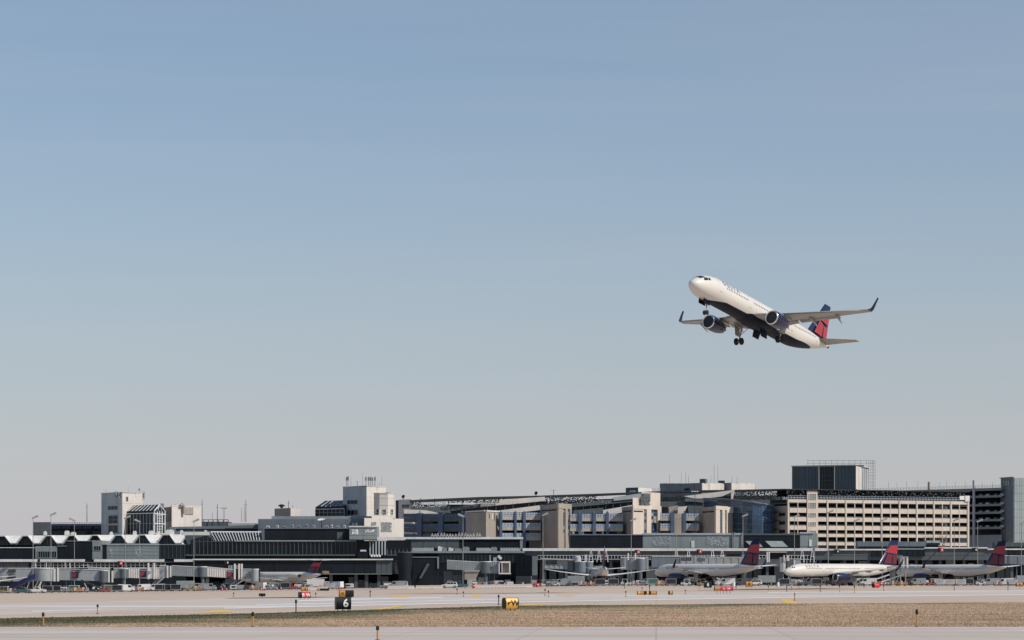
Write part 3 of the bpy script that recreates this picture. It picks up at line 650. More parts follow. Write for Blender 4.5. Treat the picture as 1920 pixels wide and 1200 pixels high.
# --- gabled glass houses
def glasshouse(name, label, A, B, C, yr, ye, yb, nrib, gable):
    b = bld(name, label, B[0], B[1]); fl = Face(*A, *B); E = para(A, B, C); D = B[1]
    blk(b, ((A[0] + .6, A[1] + .4), (B[0], B[1] + .5), (C[0] - .6, C[1] + .4), E), ye + .5, yb, D, m_navy, 'core')
    glazing(b, fl, A[0], B[0], ye + 4.6, yb, nrib + 1, 2, m_frame, m_glass, .6); wall(b, fl, A[0], B[0], ye, ye + 4.4, m_navy, .1, .3, 'eave_band'); wall(b, fl, A[0], B[0], ye + 4.2, ye + 5.4, m_wframe, .34, .3, 'transom')
    P = [Vector((PX(*q), q[1], PZ(ye, D))) for q in (A, B, C, E)]; zr = PZ(yr, D)
    r1 = (P[1] + P[2]) / 2; r1.z = zr; r0 = (P[0] + P[3]) / 2; r0.z = zr; r0 = r0 + (r1 - r0) * .10
    up = (P[1] - P[0]).cross(r1 - P[1]).normalized(); up = up if up.z > 0 else -up
    q = lambda s, t: (P[0] + (P[1] - P[0]) * s) * (1 - t) + (r0 + (r1 - r0) * s) * t
    for i in range(nrib):
        a, c = i / nrib, (i + 1) / nrib
        MB().extr([q(a, 0), q(c, 0), q(c, 1), q(a, 1)], up * -.06).build('roof_pane', m_rglass, b)
        if i: MB().tube(q(a, 0) + up * .05, q(a, 1) + up * .05, .09, .09, 5).build('rib', m_wframe, b)
    MB().extr([P[2], P[3], r0, r1], Vector((0, 0, -.05))).build('roof_slope', m_rglass, b)
    MB().extr([P[3], P[0], r0], Vector((0, 0, -.05))).build('hip_pane', m_rglass, b)
    MB().tube(r0, r1, .15, .15, 6).build('ridge', m_frame if not gable else m_wframe, b)
    if gable:
        fr = Face(*B, *C); n3 = Vector((fr.n.x, fr.n.y, 0)) * .25
        MB().extr([P[1], P[2], r1], -n3 * .3).build('gable_pane', m_glass, b)
        for a, c in ((P[1], r1), (r1, P[2])): MB().tube(a + n3, c + n3, .2, .2, 6).build('gable_rib', m_wframe, b)
        w = C[0] - B[0]
        for y in (ye + 6, ye + 24, yb - .5): wall(b, fr, B[0] - .3, C[0] + .3, y - .8, y + .8, m_wframe, .45, .3, 'transom')
        for x in (B[0] + .5, B[0] + w * .28, B[0] + w * .72, C[0] - .5): wall(b, fr, x - .45, x + .45, ye + 1, yb, m_wframe, .36, .3, 'post')
        for y in range(int(ye) + 9, int(yb), 5): wall(b, fr, B[0] + w * .28, B[0] + w * .72, y - .3, y + .4, m_wframe, .30, .2, 'glazing_bar')
        wall(b, fr, B[0] + w * .48, B[0] + w * .52, ye, yb, m_wframe, .28, .2, 'glazing_bar')
        panels(b, fr, B[0] + 1, C[0] - 1, ye + 1, yb, 4, 3, m_glass, 'pane', out=.08)
        m = MB(); c = fr.pt((B[0] + C[0]) / 2, ye - .5, .3); t3 = Vector((fr.t.x, fr.t.y, 0))
        for i in range(8):
            a0, a1 = math.pi * i / 8, math.pi * (i + 1) / 8; rr = w * .24 * D / F * 1.9
            m.tube(c + t3 * math.cos(a0) * rr + Vector((0, 0, math.sin(a0) * rr * .8)), c + t3 * math.cos(a1) * rr + Vector((0, 0, math.sin(a1) * rr * .8)), .1, .1, 5)
        m.build('arched_bar', m_wframe, b)
    return b
glasshouse('gabled_glass_house', 'dark gabled glass house with white ribs and arched gable window beside the windowed tower', (233, 836), (288, 826), (308.5, 836), 945.5, 958, 1001, 8, True)
glasshouse('sloped_glass_house', 'dark sloping glass roof with five white ribs left of the tower with many aerials', (592, 842), (646, 834), (668, 850), 937, 949.5, 968, 6, False)
# --- cream plant rooms
b = bld('plant_room', 'cream plant room with bent exhaust duct right of the gabled glass house', 330, 838)
A, B, C = (307, 850), (322, 840), (378, 852); blk(b, (A, B, C, para(A, B, C)), 950, None, 840, m_cream); f = Face(*B, *C); wall(b, f, 322, 378, 948, 950, m_cream, .1, .5, 'parapet')
wall(b, Face(*A, *B), 308, 322, 951, 978, m_brown, .1, .2, 'shaded_side_panel')  # brown skin paints the shade on the cream block's left face
wall(b, f, 346.5, 361.5, 951.5, 964.5, m_brown, .25, .3, 'louvre')  # not a louvre: brown plate painted in for a shaded recess
m = MB(); q = [f.pt(342, 964, .8), f.pt(341.5, 952, .8), f.pt(340.5, 947.5, .8), f.pt(337.5, 946, .8), f.pt(335.5, 948.5, .8)]
for a, c in zip(q, q[1:]): m.tube(a, c, .55, .55, 10)
m.build('exhaust_duct', m_brown, b, smooth=True)
wall(b, Face(299, 846, 309, 846), 299.5, 307, 944, 952, m_brown, 0, 1.5, 'flue_box')
b = bld('penthouse', 'cream rooftop penthouse with a shaded brown side and fan standing alone on the long grey roof', 545, 842)
A, B, C = (515, 850), (545, 841), (563, 853); blk(b, (A, B, C, para(A, B, C)), 952.5, None, 841, m_cream); wall(b, Face(*A, *B), 515.2, 544.8, 953, 969, m_brown, .1, .2, 'shaded_side_panel')  # shade of the left face painted as a brown skin
MB().lathe(W(528, 952.5, 846), (0, 0, 1), [(0, .5), (.5, .5), (.6, 1.2), (.9, 1.3), (1.3, .5)], 14).build('roof_fan', m_truss, b, smooth=True)
MB().tube(W(549, 952.5, 846), W(549, 947, 846), .12).build('flue', m_frame, b)
# --- dark deck between plant room and penthouse
b = bld('railed_deck', 'dark railed roadway deck behind the folded white roof', 370, 868)
f = Face(308, 868, 432, 868); body(b, f, 300, 428, 978, m_panel2, 12); railing(b, f, 308, 428, 974, 978, 13, m_navy, 1.1, .2, 1)
wall(b, Face(426, 866, 520, 866), 428, 485, 981, 990, m_conc, 0, 8, 'parapet')
for px, y0, kd in ((163, 944, 2), (379, 937, 2), (328, 945, 2), (398, 961, 0), (407.5, 945, 2), (453, 952, 0), (461, 938, 2), (458, 946, 0), (541, 939, 2), (549.5, 951, 0)):
    antenna(px, 867, y0, 978 if px < 500 else 966, 'tall slim light mast on the parking deck behind the long concourse roofs', kd, .13, 'slim light masts on the deck')
t = thing('twin_lamp_mast', 'slim mast with a cross arm of lamps on the deck behind the folded roof', 'lamp', (PX(420, 867), 867, PZ(978, 867)))
MB().tube((0, 0, -.1), (0, 0, 4.9), .11, .08, 6).tube((-.95, 0, 4.8), (.95, 0, 4.8), .05, .05, 6).build('mast', m_blk, t, local=True)
for k in (-.95, -.35, .35, .95): MB().box(k - .2, k + .2, -.25, .25, 4.82, 4.98).build('lamp_head', m_blk, t, local=True)
# --- grey roofs behind the central concourse
b = bld('curved_roof_hall', 'long low hall with pale grey roof behind the folded roof and skylight', 400, 830)
f = Face(310, 830, 500, 830)
fpoly(b, f, [(318, 988), (400, 986.5), (485, 984.5), (485, 1003), (318, 1003)], m_blgr, 0, 12, 'roof'); body(b, f, 318, 485, 1001, m_navy, 12)
wall(b, f, 430, 484, 982.5, 985, m_conc, 1.5, .8, 'parapet'); wall(b, f, 330, 484, 991.5, 995, m_navy, .1, .3, 'dark_strip')
b = bld('grey_roof_block', 'broad blue grey block under the tower with many aerials', 590, 822)
f = Face(480, 822, 705, 822); body(b, f, 484, 700, 973, m_blgr, 10); wall(b, f, 508, 700, 967.5, 973, m_panel, -2, 6, 'upper_band')
panels(b, f, 486, 684, 974, 992, 6, 1, m_blgr, gx=.2)
# --- tower with many aerials and its round stair
tB, fl, fr = tower('aerial_tower', 'pale square tower topped by many aerials next to a rounded stair', (643, 838), (687, 828), (724, 844), 911,
                   [(651.5, 671, 938, 945, 3, 1), (651.5, 672, 956.5, 965.5, 3, 1)])
for px, y0, kd in ((650, 894, 1), (652.5, 893, 1), (658, 894, 0), (670, 902, 2), (680, 886, 0), (686, 894, 1), (691, 894, 1), (694.5, 894, 1), (698, 895, 1), (703, 894, 1), (712, 905, 0), (716, 893, 0)):
    antenna(px, 836, y0, 910.4, 'aerial standing on the roof of the tower with the rounded stair', kd, .09, 'aerials on the many aerial tower')
b = bld('rounded_stair', 'pale rounded stair turret on a cream block under the aerial tower', 720, 818)
cx, D = PX(720.5, 820), 820; ring = lambda r: [(cx + r * math.cos(t), D + r * math.sin(t)) for t in [2 * math.pi * i / 8 + R(22.5) for i in range(8)]]
MB().prism(ring(3.75), PZ(975, D), PZ(926, D)).build('turret', m_cream, b)
for y in (933.5, 947, 961): MB().prism(ring(3.85), PZ(y + .7, D), PZ(y, D)).build('band', m_cream, b)
MB().prism(ring(3.95), PZ(926, D), PZ(924.6, D)).build('coping', m_cream, b); MB().box(cx + .2, cx + 2.2, D - 1, D + 1, PZ(924.6, D), PZ(923.5, D)).build('hatch', m_truss, b)
rs = ring(3.75); tf = lambda i: Face(rs[i][0] * F / rs[i][1] + 960, rs[i][1], rs[i + 1][0] * F / rs[i + 1][1] + 960, rs[i + 1][1])
window(b, tf(5), 718.5, 723.5, 955.5, 964.5, 2, 1, m_conc); window(b, tf(6), 733, 736, 955.5, 964.5, 1, 1, m_conc); window(b, tf(4), 706.5, 711, 955.5, 964.5, 1, 1, m_conc)
f = Face(683, 806, 757, 818, ref=812); A = (683, 806); C = (757, 818)
blk(b, (A, C, (757, 826), (683, 822)), 972, None, 812, m_cream, 'base_block'); blk(b, ((697, 811), (741, 815), (741, 824), (697, 822)), 966, 972.2, 813, m_cream, 'base_step')
mosaic(b, f, 714, 734, 979, 997, m_panel, 1.0, .6); mosaic(b, f, 695.5, 705, 979, 985.5, m_panel, 1.0, .6)

# --- west concourse with folded white roof
b = bld('folded_roof_concourse', 'long dark concourse with a zigzag folded white roof and grey panel boxes', 160, 790)
f = Face(-80, 784, 348, 784); body(b, f, -80, 346, 1050, m_dark, 30)
for p0, p1 in ((-80, 70), (76, 159), (177, 308), (327, 361)): wall(b, f, p0, p1, 1048.6, 1053.4, m_white, .9, 1.2, 'cornice')
wall(b, f, -80, 346, 1053.4, 1054.6, m_panel2, .5, .6, 'soffit')
glazing(b, f, 60, 310, 1054.8, 1064.5, 31, 2, m_wframe, m_glass, .7)
panels(b, f, -40, 54, 1054.8, 1066, 4, 1, m_panel2, gx=.3)
f2 = Face(-80, 792, 348, 792)
for p0, p1, y0, mt in ((-80, 65, 1027, m_navy), (107, 125, 1024, m_navy), (125, 173, 1014.5, m_navy), (192, 200, 1021, m_navy), (299, 348, 1021, m_navy)):
    body(b, f2, p0, p1, y0, mt, 14, 'dark_box', 1049.5); wall(b, f2, p0, p1, y0 - .8, y0 + .5, m_panel if y0 < 1026 else m_white, .25, .5, 'coping')
for p0, p1, y0, nx, ny in ((66, 107, 1024, 3, 2), (173, 192, 1013.2, 1, 2), (200, 299, 1020, 3, 4)):
    body(b, f2, p0, p1, y0, m_panel, 14, 'grey_box', 1049.5); panels(b, f2, p0, p1, y0 + .5, 1048.6, nx, ny, m_panel)
wall(b, f2, 200, 299, 1019.4, 1022, m_conc, .3, .4, 'coping')
window(b, f2, 71.5, 106, 1034, 1045, 8, 1); window(b, f2, 176, 189, 1024, 1032, 3, 1)
mosaic(b, f2, 205.5, 210.5, 1029, 1044.5, m_conc); mosaic(b, f2, 254, 266.5, 1028.5, 1044.5, m_conc)
glazing(b, f2, 300, 346, 1022, 1047, 6, 1, m_panel2, m_glass, .5)
f3 = Face(-80, 806, 400, 806); nrm = Vector((0, 1, 0)); vc = [-62, -18, 25.5, 69, 112.5, 156, 199.5, 244.5, 288.5, 334.5]
for i, c in enumerate(vc):
    tp, bt = 1003.2 - (i - 4) * .35, 1019.2
    q = [Vector((PX(c + dx, D_), D_, PZ(y, 806))) for dx, y, D_ in ((-17, tp, 811.5), (17, tp, 811.5), (5.5, bt, 806), (-5.5, bt, 806))]
    MB().extr(q, (0, .25, -.2)).build('valley_panel', m_white, b)
    for a, e in ((q[0], q[3]), (q[3], q[2]), (q[2], q[1])): MB().tube(a + Vector((0, -.5, 0)), e + Vector((0, -.3, 0)), .2, .2, 5).build('fascia', m_panel, b)
    if i < len(vc) - 1:
        n = vc[i + 1]; tp2 = tp - .2
        fpoly(b, f3, [(c + 5.5, bt + 3), (c + 5.5, bt), (c + 17, tp), (n - 17, tp2), (n - 5.5, bt), (n - 5.5, bt + 3)], m_panel2, -3, .3, 'gable')
        for k in (-1, 0, 1): wall(b, f3, (c + n) / 2 + k * 5 - .25, (c + n) / 2 + k * 5 + .25, tp + (1 if k == 0 else 4), bt + 2.5, m_frame, -2.9, .2, 'mullion')
        a = [f3.pt(c + 5, bt, 0), f3.pt(c + 17, tp, 0), f3.pt(n - 17, tp2, 0), f3.pt(n - 5, bt, 0)]
        MB().loft([[p, p + Vector((0, 26, 0)), p + Vector((0, 26, -.3)), p + Vector((0, 0, -.3))] for p in a]).build('roof_fold', m_white, b)
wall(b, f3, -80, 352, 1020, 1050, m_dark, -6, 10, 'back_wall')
wall(b, f3, -80, 360, 1004.2, 1008, m_white, -20, 3, 'ridge_beam')
for px, w_, y0 in ((84, 5, 996), (125, 8, 995), (137, 9, 997.5), (208, 5, 997), (252, 6, 995.5), (283, 9, 995), (296, 5, 996), (318, 15, 993), (340, 5, 994), (385, 5, 994)):
    f = Face(px - 10, 825, px + 10, 825); o = MB().fbox(f, px - w_ / 2, px + w_ / 2, y0 + 1.5, 1003, 0, 1.6).fbox(f, px - w_ * .35, px + w_ * .3, y0, y0 + 1.6, -.2, 1.1).build('roof_vent', m_white, None)
    tag(o, 'small white vent box on top of the folded roof', 'vent', 'vent boxes along the folded roof')
for k, px in enumerate((117, 128, 157, 184)):
    pass

# --- central concourse
b = bld('glass_wall_concourse', 'dark central concourse with a long mullioned glass wall and sloping ribbed skylight', 540, 790)
f = Face(340, 793, 760, 793); g = Face(340, 786, 780, 786)
body(b, f, 346, 745, 1014, m_navy, 24, y1=1049); glazing(b, f, 366, 668, 1015.5, 1039.6, 39, 1, m_panel2, m_glass, .9, mout=.35)
wall(b, f, 440, 668, 1012.8, 1015.4, m_panel, .6, 1, 'ledge'); wall(b, f, 346, 668, 1039.6, 1042.4, m_panel2, .9, 1.3, 'ledge')
fpoly(b, f, [(346, 1004), (394, 1004), (408, 1016), (366, 1016), (352, 1022)], m_panel2, .1, .4, 'gable')
fpoly(b, f, [(358, 1012), (388, 1003.5), (402, 1016), (358, 1040)], m_glass, .2, .2, 'gable_pane')
for k in range(5): wall(b, f, 366 + k * 7.7, 366.8 + k * 7.7, 1012 - k * 1.4, 1039, m_panel2, .4, .3, 'mullion')
wall(b, f, 340, 392, 997.5, 1003.5, m_white, -.2, 1, 'fascia')
D0, D1 = 793, 801
for i in range(17):
    s0 = i / 17; s1 = (i + 1) / 17; u = lambda s, t: Vector((PX((405 + 87 * s) * (1 - t) + (390 + 95 * s) * t, D0), D0 + (D1 - D0) * t, PZ(1014.5 * (1 - t) + 997 * t, D0)))
    MB().extr([u(s0, 0), u(s1, 0), u(s1, 1), u(s0, 1)], (0, .1, -.1)).build('skylight_pane', m_rglass, b)
    MB().tube(u(s0, 0) + Vector((0, -.1, .1)), u(s0, 1) + Vector((0, -.1, .1)), .14, .14, 5).build('skylight_rib', m_white, b)
MB().tube(u(0, 1), u(1, 1), .3, .3, 6).build('skylight_ridge', m_white, b)
body(b, Face(490, 795, 660, 795), 496, 655, 991, m_navy, 16, 'upper_box', 1013); wall(b, Face(490, 795, 660, 795), 495, 656, 989.6, 991.4, m_blgr, .4, .8, 'coping')
panels(b, Face(490, 795, 660, 795), 497, 632, 992, 1012, 5, 1, m_navy); wall(b, Face(490, 795, 660, 795), 632, 642, 998, 1012, m_panel2, .15, .3, 'door')
f4 = Face(650, 790, 715, 790); body(b, f4, 655, 707, 987, m_panel, 12, 'grey_box', 1012); panels(b, f4, 655, 707, 988.5, 1011.5, 2, 3, m_panel); wall(b, f4, 654.5, 707.5, 986, 988.4, m_white, .4, .7, 'coping')
mosaic(b, f4, 660, 671.5, 993, 1002, m_wht, 1.6, .55); mosaic(b, f4, 685, 702, 993, 998, m_wht, 1.6, .5)
# fascia box on columns
wall(b, g, 361, 737, 1047.8, 1050.2, m_white, .8, 1, 'ledge'); body(b, g, 346, 735, 1050, m_navy, 20, 'fascia_box', 1076); panels(b, g, 346, 705, 1050.6, 1075.4, 17, 1, m_navy, gx=.35)
panels(b, g, 705, 735, 1050.6, 1075.4, 3, 1, m_panel2, gx=.3); wall(b, g, 600, 735, 1075.6, 1076.8, m_panel, .25, .4, 'soffit_trim')  # grey end panels: light on the curved fascia put into their colour
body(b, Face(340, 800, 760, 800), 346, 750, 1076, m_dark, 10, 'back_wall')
groundfloor(b, Face(340, 799, 760, 799), 350, 742, 1078, 3)
for px in (388, 470, 560, 620, 667, 687, 710): MB().fbox(g, px - 3, px + 3, 1076, None, -1, 1).build('column', m_panel2, b)
# stub columns, gallery and dark boxes
for k in range(6): wall(b, f, 693 + k * 5.6, 695.6 + k * 5.6, 1012, 1041, m_conc, .9, .7, 'fin')
for k in range(4): MB().lathe(W(696.5 + k * 5, 1044.3, 791.8), (0, 0, 1), [(0, .42), (.5, .42), (.8, .1)], 10).build('fin_foot', m_white, b, smooth=True)
wall(b, f, 687, 760, 1007, 1012.5, m_white, .7, 1.5, 'roof_edge'); wall(b, f, 726, 771, 1013, 1028, m_dark, .5, .8, 'dark_box')
glazing(b, f, 726, 771, 1028, 1041, 6, 1, m_frame, m_glass, .6); wall(b, f, 676, 687, 1031, 1034, m_white, 1.5, 1.5, 'lamp_hood'); wall(b, f, 671, 690, 1034, 1046, m_navy, 1.4, 1.2, 'hood_box')
c = W(759, 1036.5, 778); MB().lathe((c.x, c.y, -3), (0, 0, 1), [(0, 1.9), (7, 2.1), (10, 2.45), (PZ(1036.5, 778) + 3, 2.5)], 24).build('drum', m_navy, b, smooth=True); MB().lathe((c.x, c.y, PZ(1036.6, 778)), (0, 0, 1), [(0, 2.6), (.3, 2.6)], 24).build('drum_cap', m_panel2, b)
h = Face(770, 783, 825, 783); body(b, h, 773, 822, 1045, m_navy, 10, 'service_block'); panels(b, h, 773.5, 821, 1046, 1076, 2, 1, m_navy); wall(b, h, 773, 822, 1044, 1045.4, m_panel, .3, .4, 'coping')
fpoly(b, h, [(786, 1084), (790, 1085), (806, 1058), (801, 1056)], m_panel2, .9, .8, 'sloping_duct'); wall(b, h, 820, 823, 1044, 1066, m_panel, .5, .4, 'downpipe')

# --- middle concourse
b = bld('low_pier_concourse', 'dark low pier with roof ducts between the drum and the dark red-signed gates', 880, 790)
f = Face(755, 798, 1000, 798); body(b, f, 757, 980, 1010, m_navy, 14, y1=1036); wall(b, f, 757, 981, 1007, 1011, m_white, .6, 1.2, 'roof_edge')
panels(b, f, 771, 861, 1012, 1028, 4, 1, m_panel2); panels(b, f, 861, 975, 1012, 1029, 4, 1, m_dark); wall(b, f, 975, 980, 1010, 1030, m_panel, .3, .4, 'end_post')
g = Face(765, 790, 1000, 790); body(b, g, 771, 984, 1034, m_dark, 20); wall(b, g, 771, 984, 1033.2, 1037, m_panel, .6, 1.2, 'ledge'); wall(b, g, 822, 984, 1037, 1041, m_navy, .3, .4, 'fascia')
glazing(b, g, 823, 968, 1042, 1054, 20, 1, m_panel2, m_glass, .5); panels(b, g, 823, 968, 1056, 1078, 6, 1, m_navy); groundfloor(b, g, 824, 966, 1078, 5)
h = Face(965, 778, 1010, 780); blk(b, ((967, 780), (997, 776), (1008, 783), (978, 790)), 1041.4, None, 778, m_navy, 'gate_block')
panels(b, Face(967, 780, 997, 776), 967.5, 996.5, 1042.5, 1079, 2, 1, m_navy); panels(b, Face(997, 776, 1008, 783), 997.4, 1007.6, 1042.5, 1079, 1, 1, m_panel2)
wall(b, Face(967, 780, 997, 776), 969, 997, 1080, None, m_panel2, .4, .5, 'plinth')
for p0, p1, y0, mt in ((773, 813, 1027, m_conc), (821, 829, 1024, m_white), (830, 838, 1026, m_panel), (841, 850, 1026.5, m_white), (852, 866, 1027.5, m_panel), (868, 880, 1025, m_panel), (893, 921, 1027, m_conc), (921, 932, 1025.5, m_panel), (938, 976, 1027, m_conc)):
    q = Face(p0 - 5, 793, p1 + 5, 793); m = MB().fbox(q, p0, p1, y0 + 1.2, 1033.3, 0, 2)
    for k in range(max(1, int((p1 - p0) / 5))): m.fbox(q, p0 + k * 5 + .8, min(p1, p0 + k * 5 + 4), y0, y0 + 1.3, -.2, 1.4)
    o = m.build('roof_duct', mt, None); tag(o, 'pale duct box lying on the ledge of the low dark pier', 'duct', 'duct boxes on the pier ledge')
for k in range(17):
    px = 810 + k * 5.6 + random.uniform(-.8, .8); h = random.uniform(1.0, 1.5); t = thing('roof_frame', 'small white A-shaped frame on the pale roof edge before the blue parking deck', 'frame', (PX(px, 797), 797.3, PZ(1007.05, 798)), group='white A-frames on the pier roof')
    MB().tube((-.42, 0, 0), (0, 0, h), .065, .065, 5).build('leg', m_white, t, local=True); MB().tube((.42, 0, 0), (0, 0, h), .065, .065, 5).build('leg', m_white, t, local=True); MB().box(-.28, .28, -.06, .06, h * .35, h * .48).build('crossbar', m_white, t, local=True)

# --- east concourse
b = bld('grey_panel_concourse', 'long grey panelled concourse with a white cornice behind the parked airliners', 1270, 795)
f = Face(975, 800, 1540, 800); g = Face(975, 793, 1560, 793)
body(b, f, 1070, 1205, 1003, m_navy, 20, 'dark_box', 1030); panels(b, f, 1071, 1204, 1004, 1028, 4, 1, m_navy); wall(b, f, 1069, 1205, 1001.8, 1003.6, m_blgr, .3, .6, 'coping')
body(b, f, 1205, 1392, 1002, m_panel, 20, 'grey_box', 1030); panels(b, f, 1205, 1392, 1003, 1028, 8, 1, m_panel); wall(b, f, 1204, 1393, 999.6, 1003, m_conc, .4, .7, 'coping')
mosaic(b, f, 1223, 1257, 1006, 1024.5, m_conc, 1.3, .42); mosaic(b, f, 1325, 1365, 1006, 1024.5, m_conc, 1.3, .42); wall(b, f, 1296, 1302, 1014, 1027, m_white, .25, .3, 'white_door')
for px in (1373, 1376.5, 1391): wall(b, f, px, px + 1.1, 998, 1028, m_frame, .6, .3, 'ladder_post')
body(b, f, 1392, 1500, 1003, m_navy, 20, 'dark_box', 1030); panels(b, f, 1393, 1499, 1004, 1026, 4, 1, m_navy); wall(b, f, 1393, 1500, 1000.5, 1003.4, m_panel2, .3, .6, 'coping')
body(b, f, 1500, 1533, 1000, m_panel, 20, 'grey_box', 1030); panels(b, f, 1500, 1533, 1001, 1025, 2, 1, m_panel); wall(b, f, 1517, 1522, 1012, 1024.5, m_white, .25, .3, 'white_door'); wall(b, f, 1499.5, 1526, 997.8, 1000.4, m_conc, .4, .7, 'coping')
for p0, p1, p2, p3 in ((1397, 1420, 1428, 1407), (1434, 1466, 1475, 1444)):
    q = [f.pt(p0, 1014.5, 1.2), f.pt(p1, 1014.5, 1.2), f.pt(p2, 1025.5, 4), f.pt(p3, 1025.5, 4)]; MB().extr(q, (0, .2, -.2)).build('sloping_hood', m_panel, b)
body(b, g, 980, 1555, 1031, m_panel2, 5, 'wall', 1049); wall(b, g, 980, 1553, 1028, 1033, m_white, .8, 1.4, 'cornice'); panels(b, g, 985, 1530, 1033.6, 1041, 18, 1, m_panel2, gx=.2)
glazing(b, g, 1008, 1526, 1041.4, 1048.6, 86, 1, m_wframe, m_glass, .6); wall(b, g, 1525, 1527.5, 1027, 1049, m_panel, 1, .8, 'end_post')
glazing(b, g, 1470, 1525, 1049, 1058, 9, 1, m_wframe, m_glass, .6)
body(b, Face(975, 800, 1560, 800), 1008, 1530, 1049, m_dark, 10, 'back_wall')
groundfloor(b, Face(975, 799, 1560, 799), 1012, 1528, 1051, 7)
for px in range(1020, 1530, 42): MB().fbox(g, px - 2.5, px + 2.5, 1049, None, -2, 1).build('column', m_panel2, b)
b = bld('far_east_concourse', 'low grey concourse with dark glazed stretch right of the panelled one', 1730, 805)
g = Face(1520, 806, 1990, 806)
for p0, p1, y0 in ((1527, 1662, 1029.3), (1662, 1733, 1028), (1733, 1851, 1026), (1851, 1990, 1028.5)):
    body(b, g, p0, p1, y0 + 2, m_panel2, 18, 'wall', 1050); wall(b, g, p0, p1, y0, y0 + 2.6, m_white if p0 != 1662 else m_panel, .7, 1.2, 'cornice')
    if p0 != 1662: panels(b, g, p0 + 1, p1 - 1, y0 + 3.2, 1042, max(3, int((p1 - p0) / 24)), 1, m_panel2, gx=.2)
glazing(b, g, 1634, 1733, 1030.5, 1043, 9, 1, m_navy, m_glass, .5, out=.45, mout=.6); glazing(b, g, 1890, 1990, 1032, 1044, 8, 1, m_navy, m_glass, .5, out=.45, mout=.6)
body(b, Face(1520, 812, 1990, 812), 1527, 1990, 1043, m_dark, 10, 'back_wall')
groundfloor(b, Face(1520, 811, 1990, 811), 1530, 1985, 1046, 8)
for px in range(1540, 1990, 45): MB().fbox(g, px - 2.5, px + 2.5, 1050, None, -2, 1).build('column', m_panel2, b)
for p0, p1, y0, y1, mt, lab in ((1608, 1736, 1015.5, 1028.5, m_blgr, 'long blue grey equipment box on the roof before the beige parking ramp'), (1737, 1763, 1013.5, 1022, m_conc, 'short pale equipment box at the end of the long blue grey one'), (1866, 1990, 1017, 1029, m_panel2, 'dark grey equipment box on the roof below the glazed stair tower')):
    q = Face(p0 - 5, 815, p1 + 5, 815); t = thing('equipment_box', lab, 'equipment', (PX((p0 + p1) / 2, 815), 815, PZ(1030, 815)))
    MB().fbox(q, p0, p1, y0, y1, 0, 5).build('casing', mt, t); wall(t, q, p0 + 1, p1 - 1, y1 - 4, y1 - .5, m_dark, .1, .2, 'louvre')
    for k in range(int((p1 - p0) / 22)): wall(t, q, p0 + 10 + k * 22, p0 + 10.6 + k * 22, y0, y1 - 4.5, m_frame, .08, .1, 'seam')
    MB().fbox(q, p0 + 2, p1 - 2, y1 - .2, 1032, -1, 3).build('skid', m_dark, t)

# --- blue parking ramp with lift towers
b = bld('blue_parking_ramp', 'parking ramp with blue columns and pale blue railings between brown lift towers', 1000, 890)
def bay(f, p0, p1, rows, mats, n, deep=14):
    for r in rows:
        wall(b, f, p0, p1, r + 7.6, r + 14.2, mats[1], .0, .4, 'spandrel')
        q = MB()
        for k in range(n): q.fbox(f, p0 + (p1 - p0) * k / n + .25, p0 + (p1 - p0) * (k + 1) / n - .25, r + .6, r + 7.4, .05, .1)
        q.build('rail_panel', mats[0], b)
        railing(b, f, p0, p1, r, r + 7.6, n, m_blue, .45, .12)
        MB().fbox(f, p0, p1, r + 13.2, r + 15.2, -.5, deep).build('floor_slab', m_dgr, b)
fA = Face(757, 928, 875, 897); fB = Face(935, 884, 1015, 889); fC = Face(1068, 886, 1170, 889); fD = Face(1236, 891, 1312, 893)
for k, (p0, p1) in enumerate(((757, 783), (792, 823), (832, 862))): bay(fA, p0, p1, (963, 982, 1001), (m_blue, m_dgr), 5)  # left bays: shade put into darker rail and spandrel colours
for p0, p1 in ((783, 792), (823, 832), (862, 873)): wall(b, fA, p0, p1, 962, None, m_blue, .5, 1, 'column')
for p0, p1, n in ((941, 964, 4), (968, 980, 2)): bay(fB, p0, p1, (960.5, 980, 999), (m_rail, m_stone), n)
bay(fB, 985, 1014, (960.5, 980, 999), (m_rail, m_stone), 6)
for p0, p1 in ((936, 941), (964, 968), (980, 985)): wall(b, fB, p0, p1, 960, None, m_blue, .6, 1, 'column')
for p0, p1, n in ((1069, 1084, 3), (1091, 1111, 4), (1117, 1136, 4), (1141, 1168, 6)): bay(fC, p0, p1, (963, 982, 1001), (m_rail, m_stone), n)
for p0, p1 in ((1084, 1091), (1111, 1117), (1136, 1141)): wall(b, fC, p0, p1, 961, None, m_blue, .6, 1, 'column')
bay(fD, 1238, 1257, (962, 981, 1000), (m_rail, m_stone), 4); bay(fD, 1286, 1311, (962, 981, 1000), (m_rail, m_stone), 5); wall(b, fD, 1264, 1280, 963, None, m_brown, .2, .5, 'wall')
for p0, p1 in ((1257, 1264), (1280, 1286)): wall(b, fD, p0, p1, 962, None, m_blue, .6, 1, 'column')
for ff, cs in ((fA, (787.5, 827.5, 867.5)), (fB, (938.5, 966, 982.5)), (fC, (1087.5, 1114, 1138.5)), (fD, (1260.5, 1283))):
    for px in cs:
        c = ff.pt(px, 961, .1); w_ = .45; MB().add([c + Vector((-w_, -w_, 0)), c + Vector((w_, -w_, 0)), c + Vector((w_, w_, 0)), c + Vector((-w_, w_, 0)), c + Vector((0, 0, .8))], [(3, 2, 1, 0), (0, 1, 4), (1, 2, 4), (2, 3, 4), (3, 0, 4)]).build('column_cap', m_blue, b)
for ff, p0, p1 in ((fA, 757, 873), (fB, 937, 1014), (fC, 1068, 1170), (fD, 1237, 1311)): wall(b, ff, p0, p1, 976, None, m_dark, -14, .5, 'inner_wall')
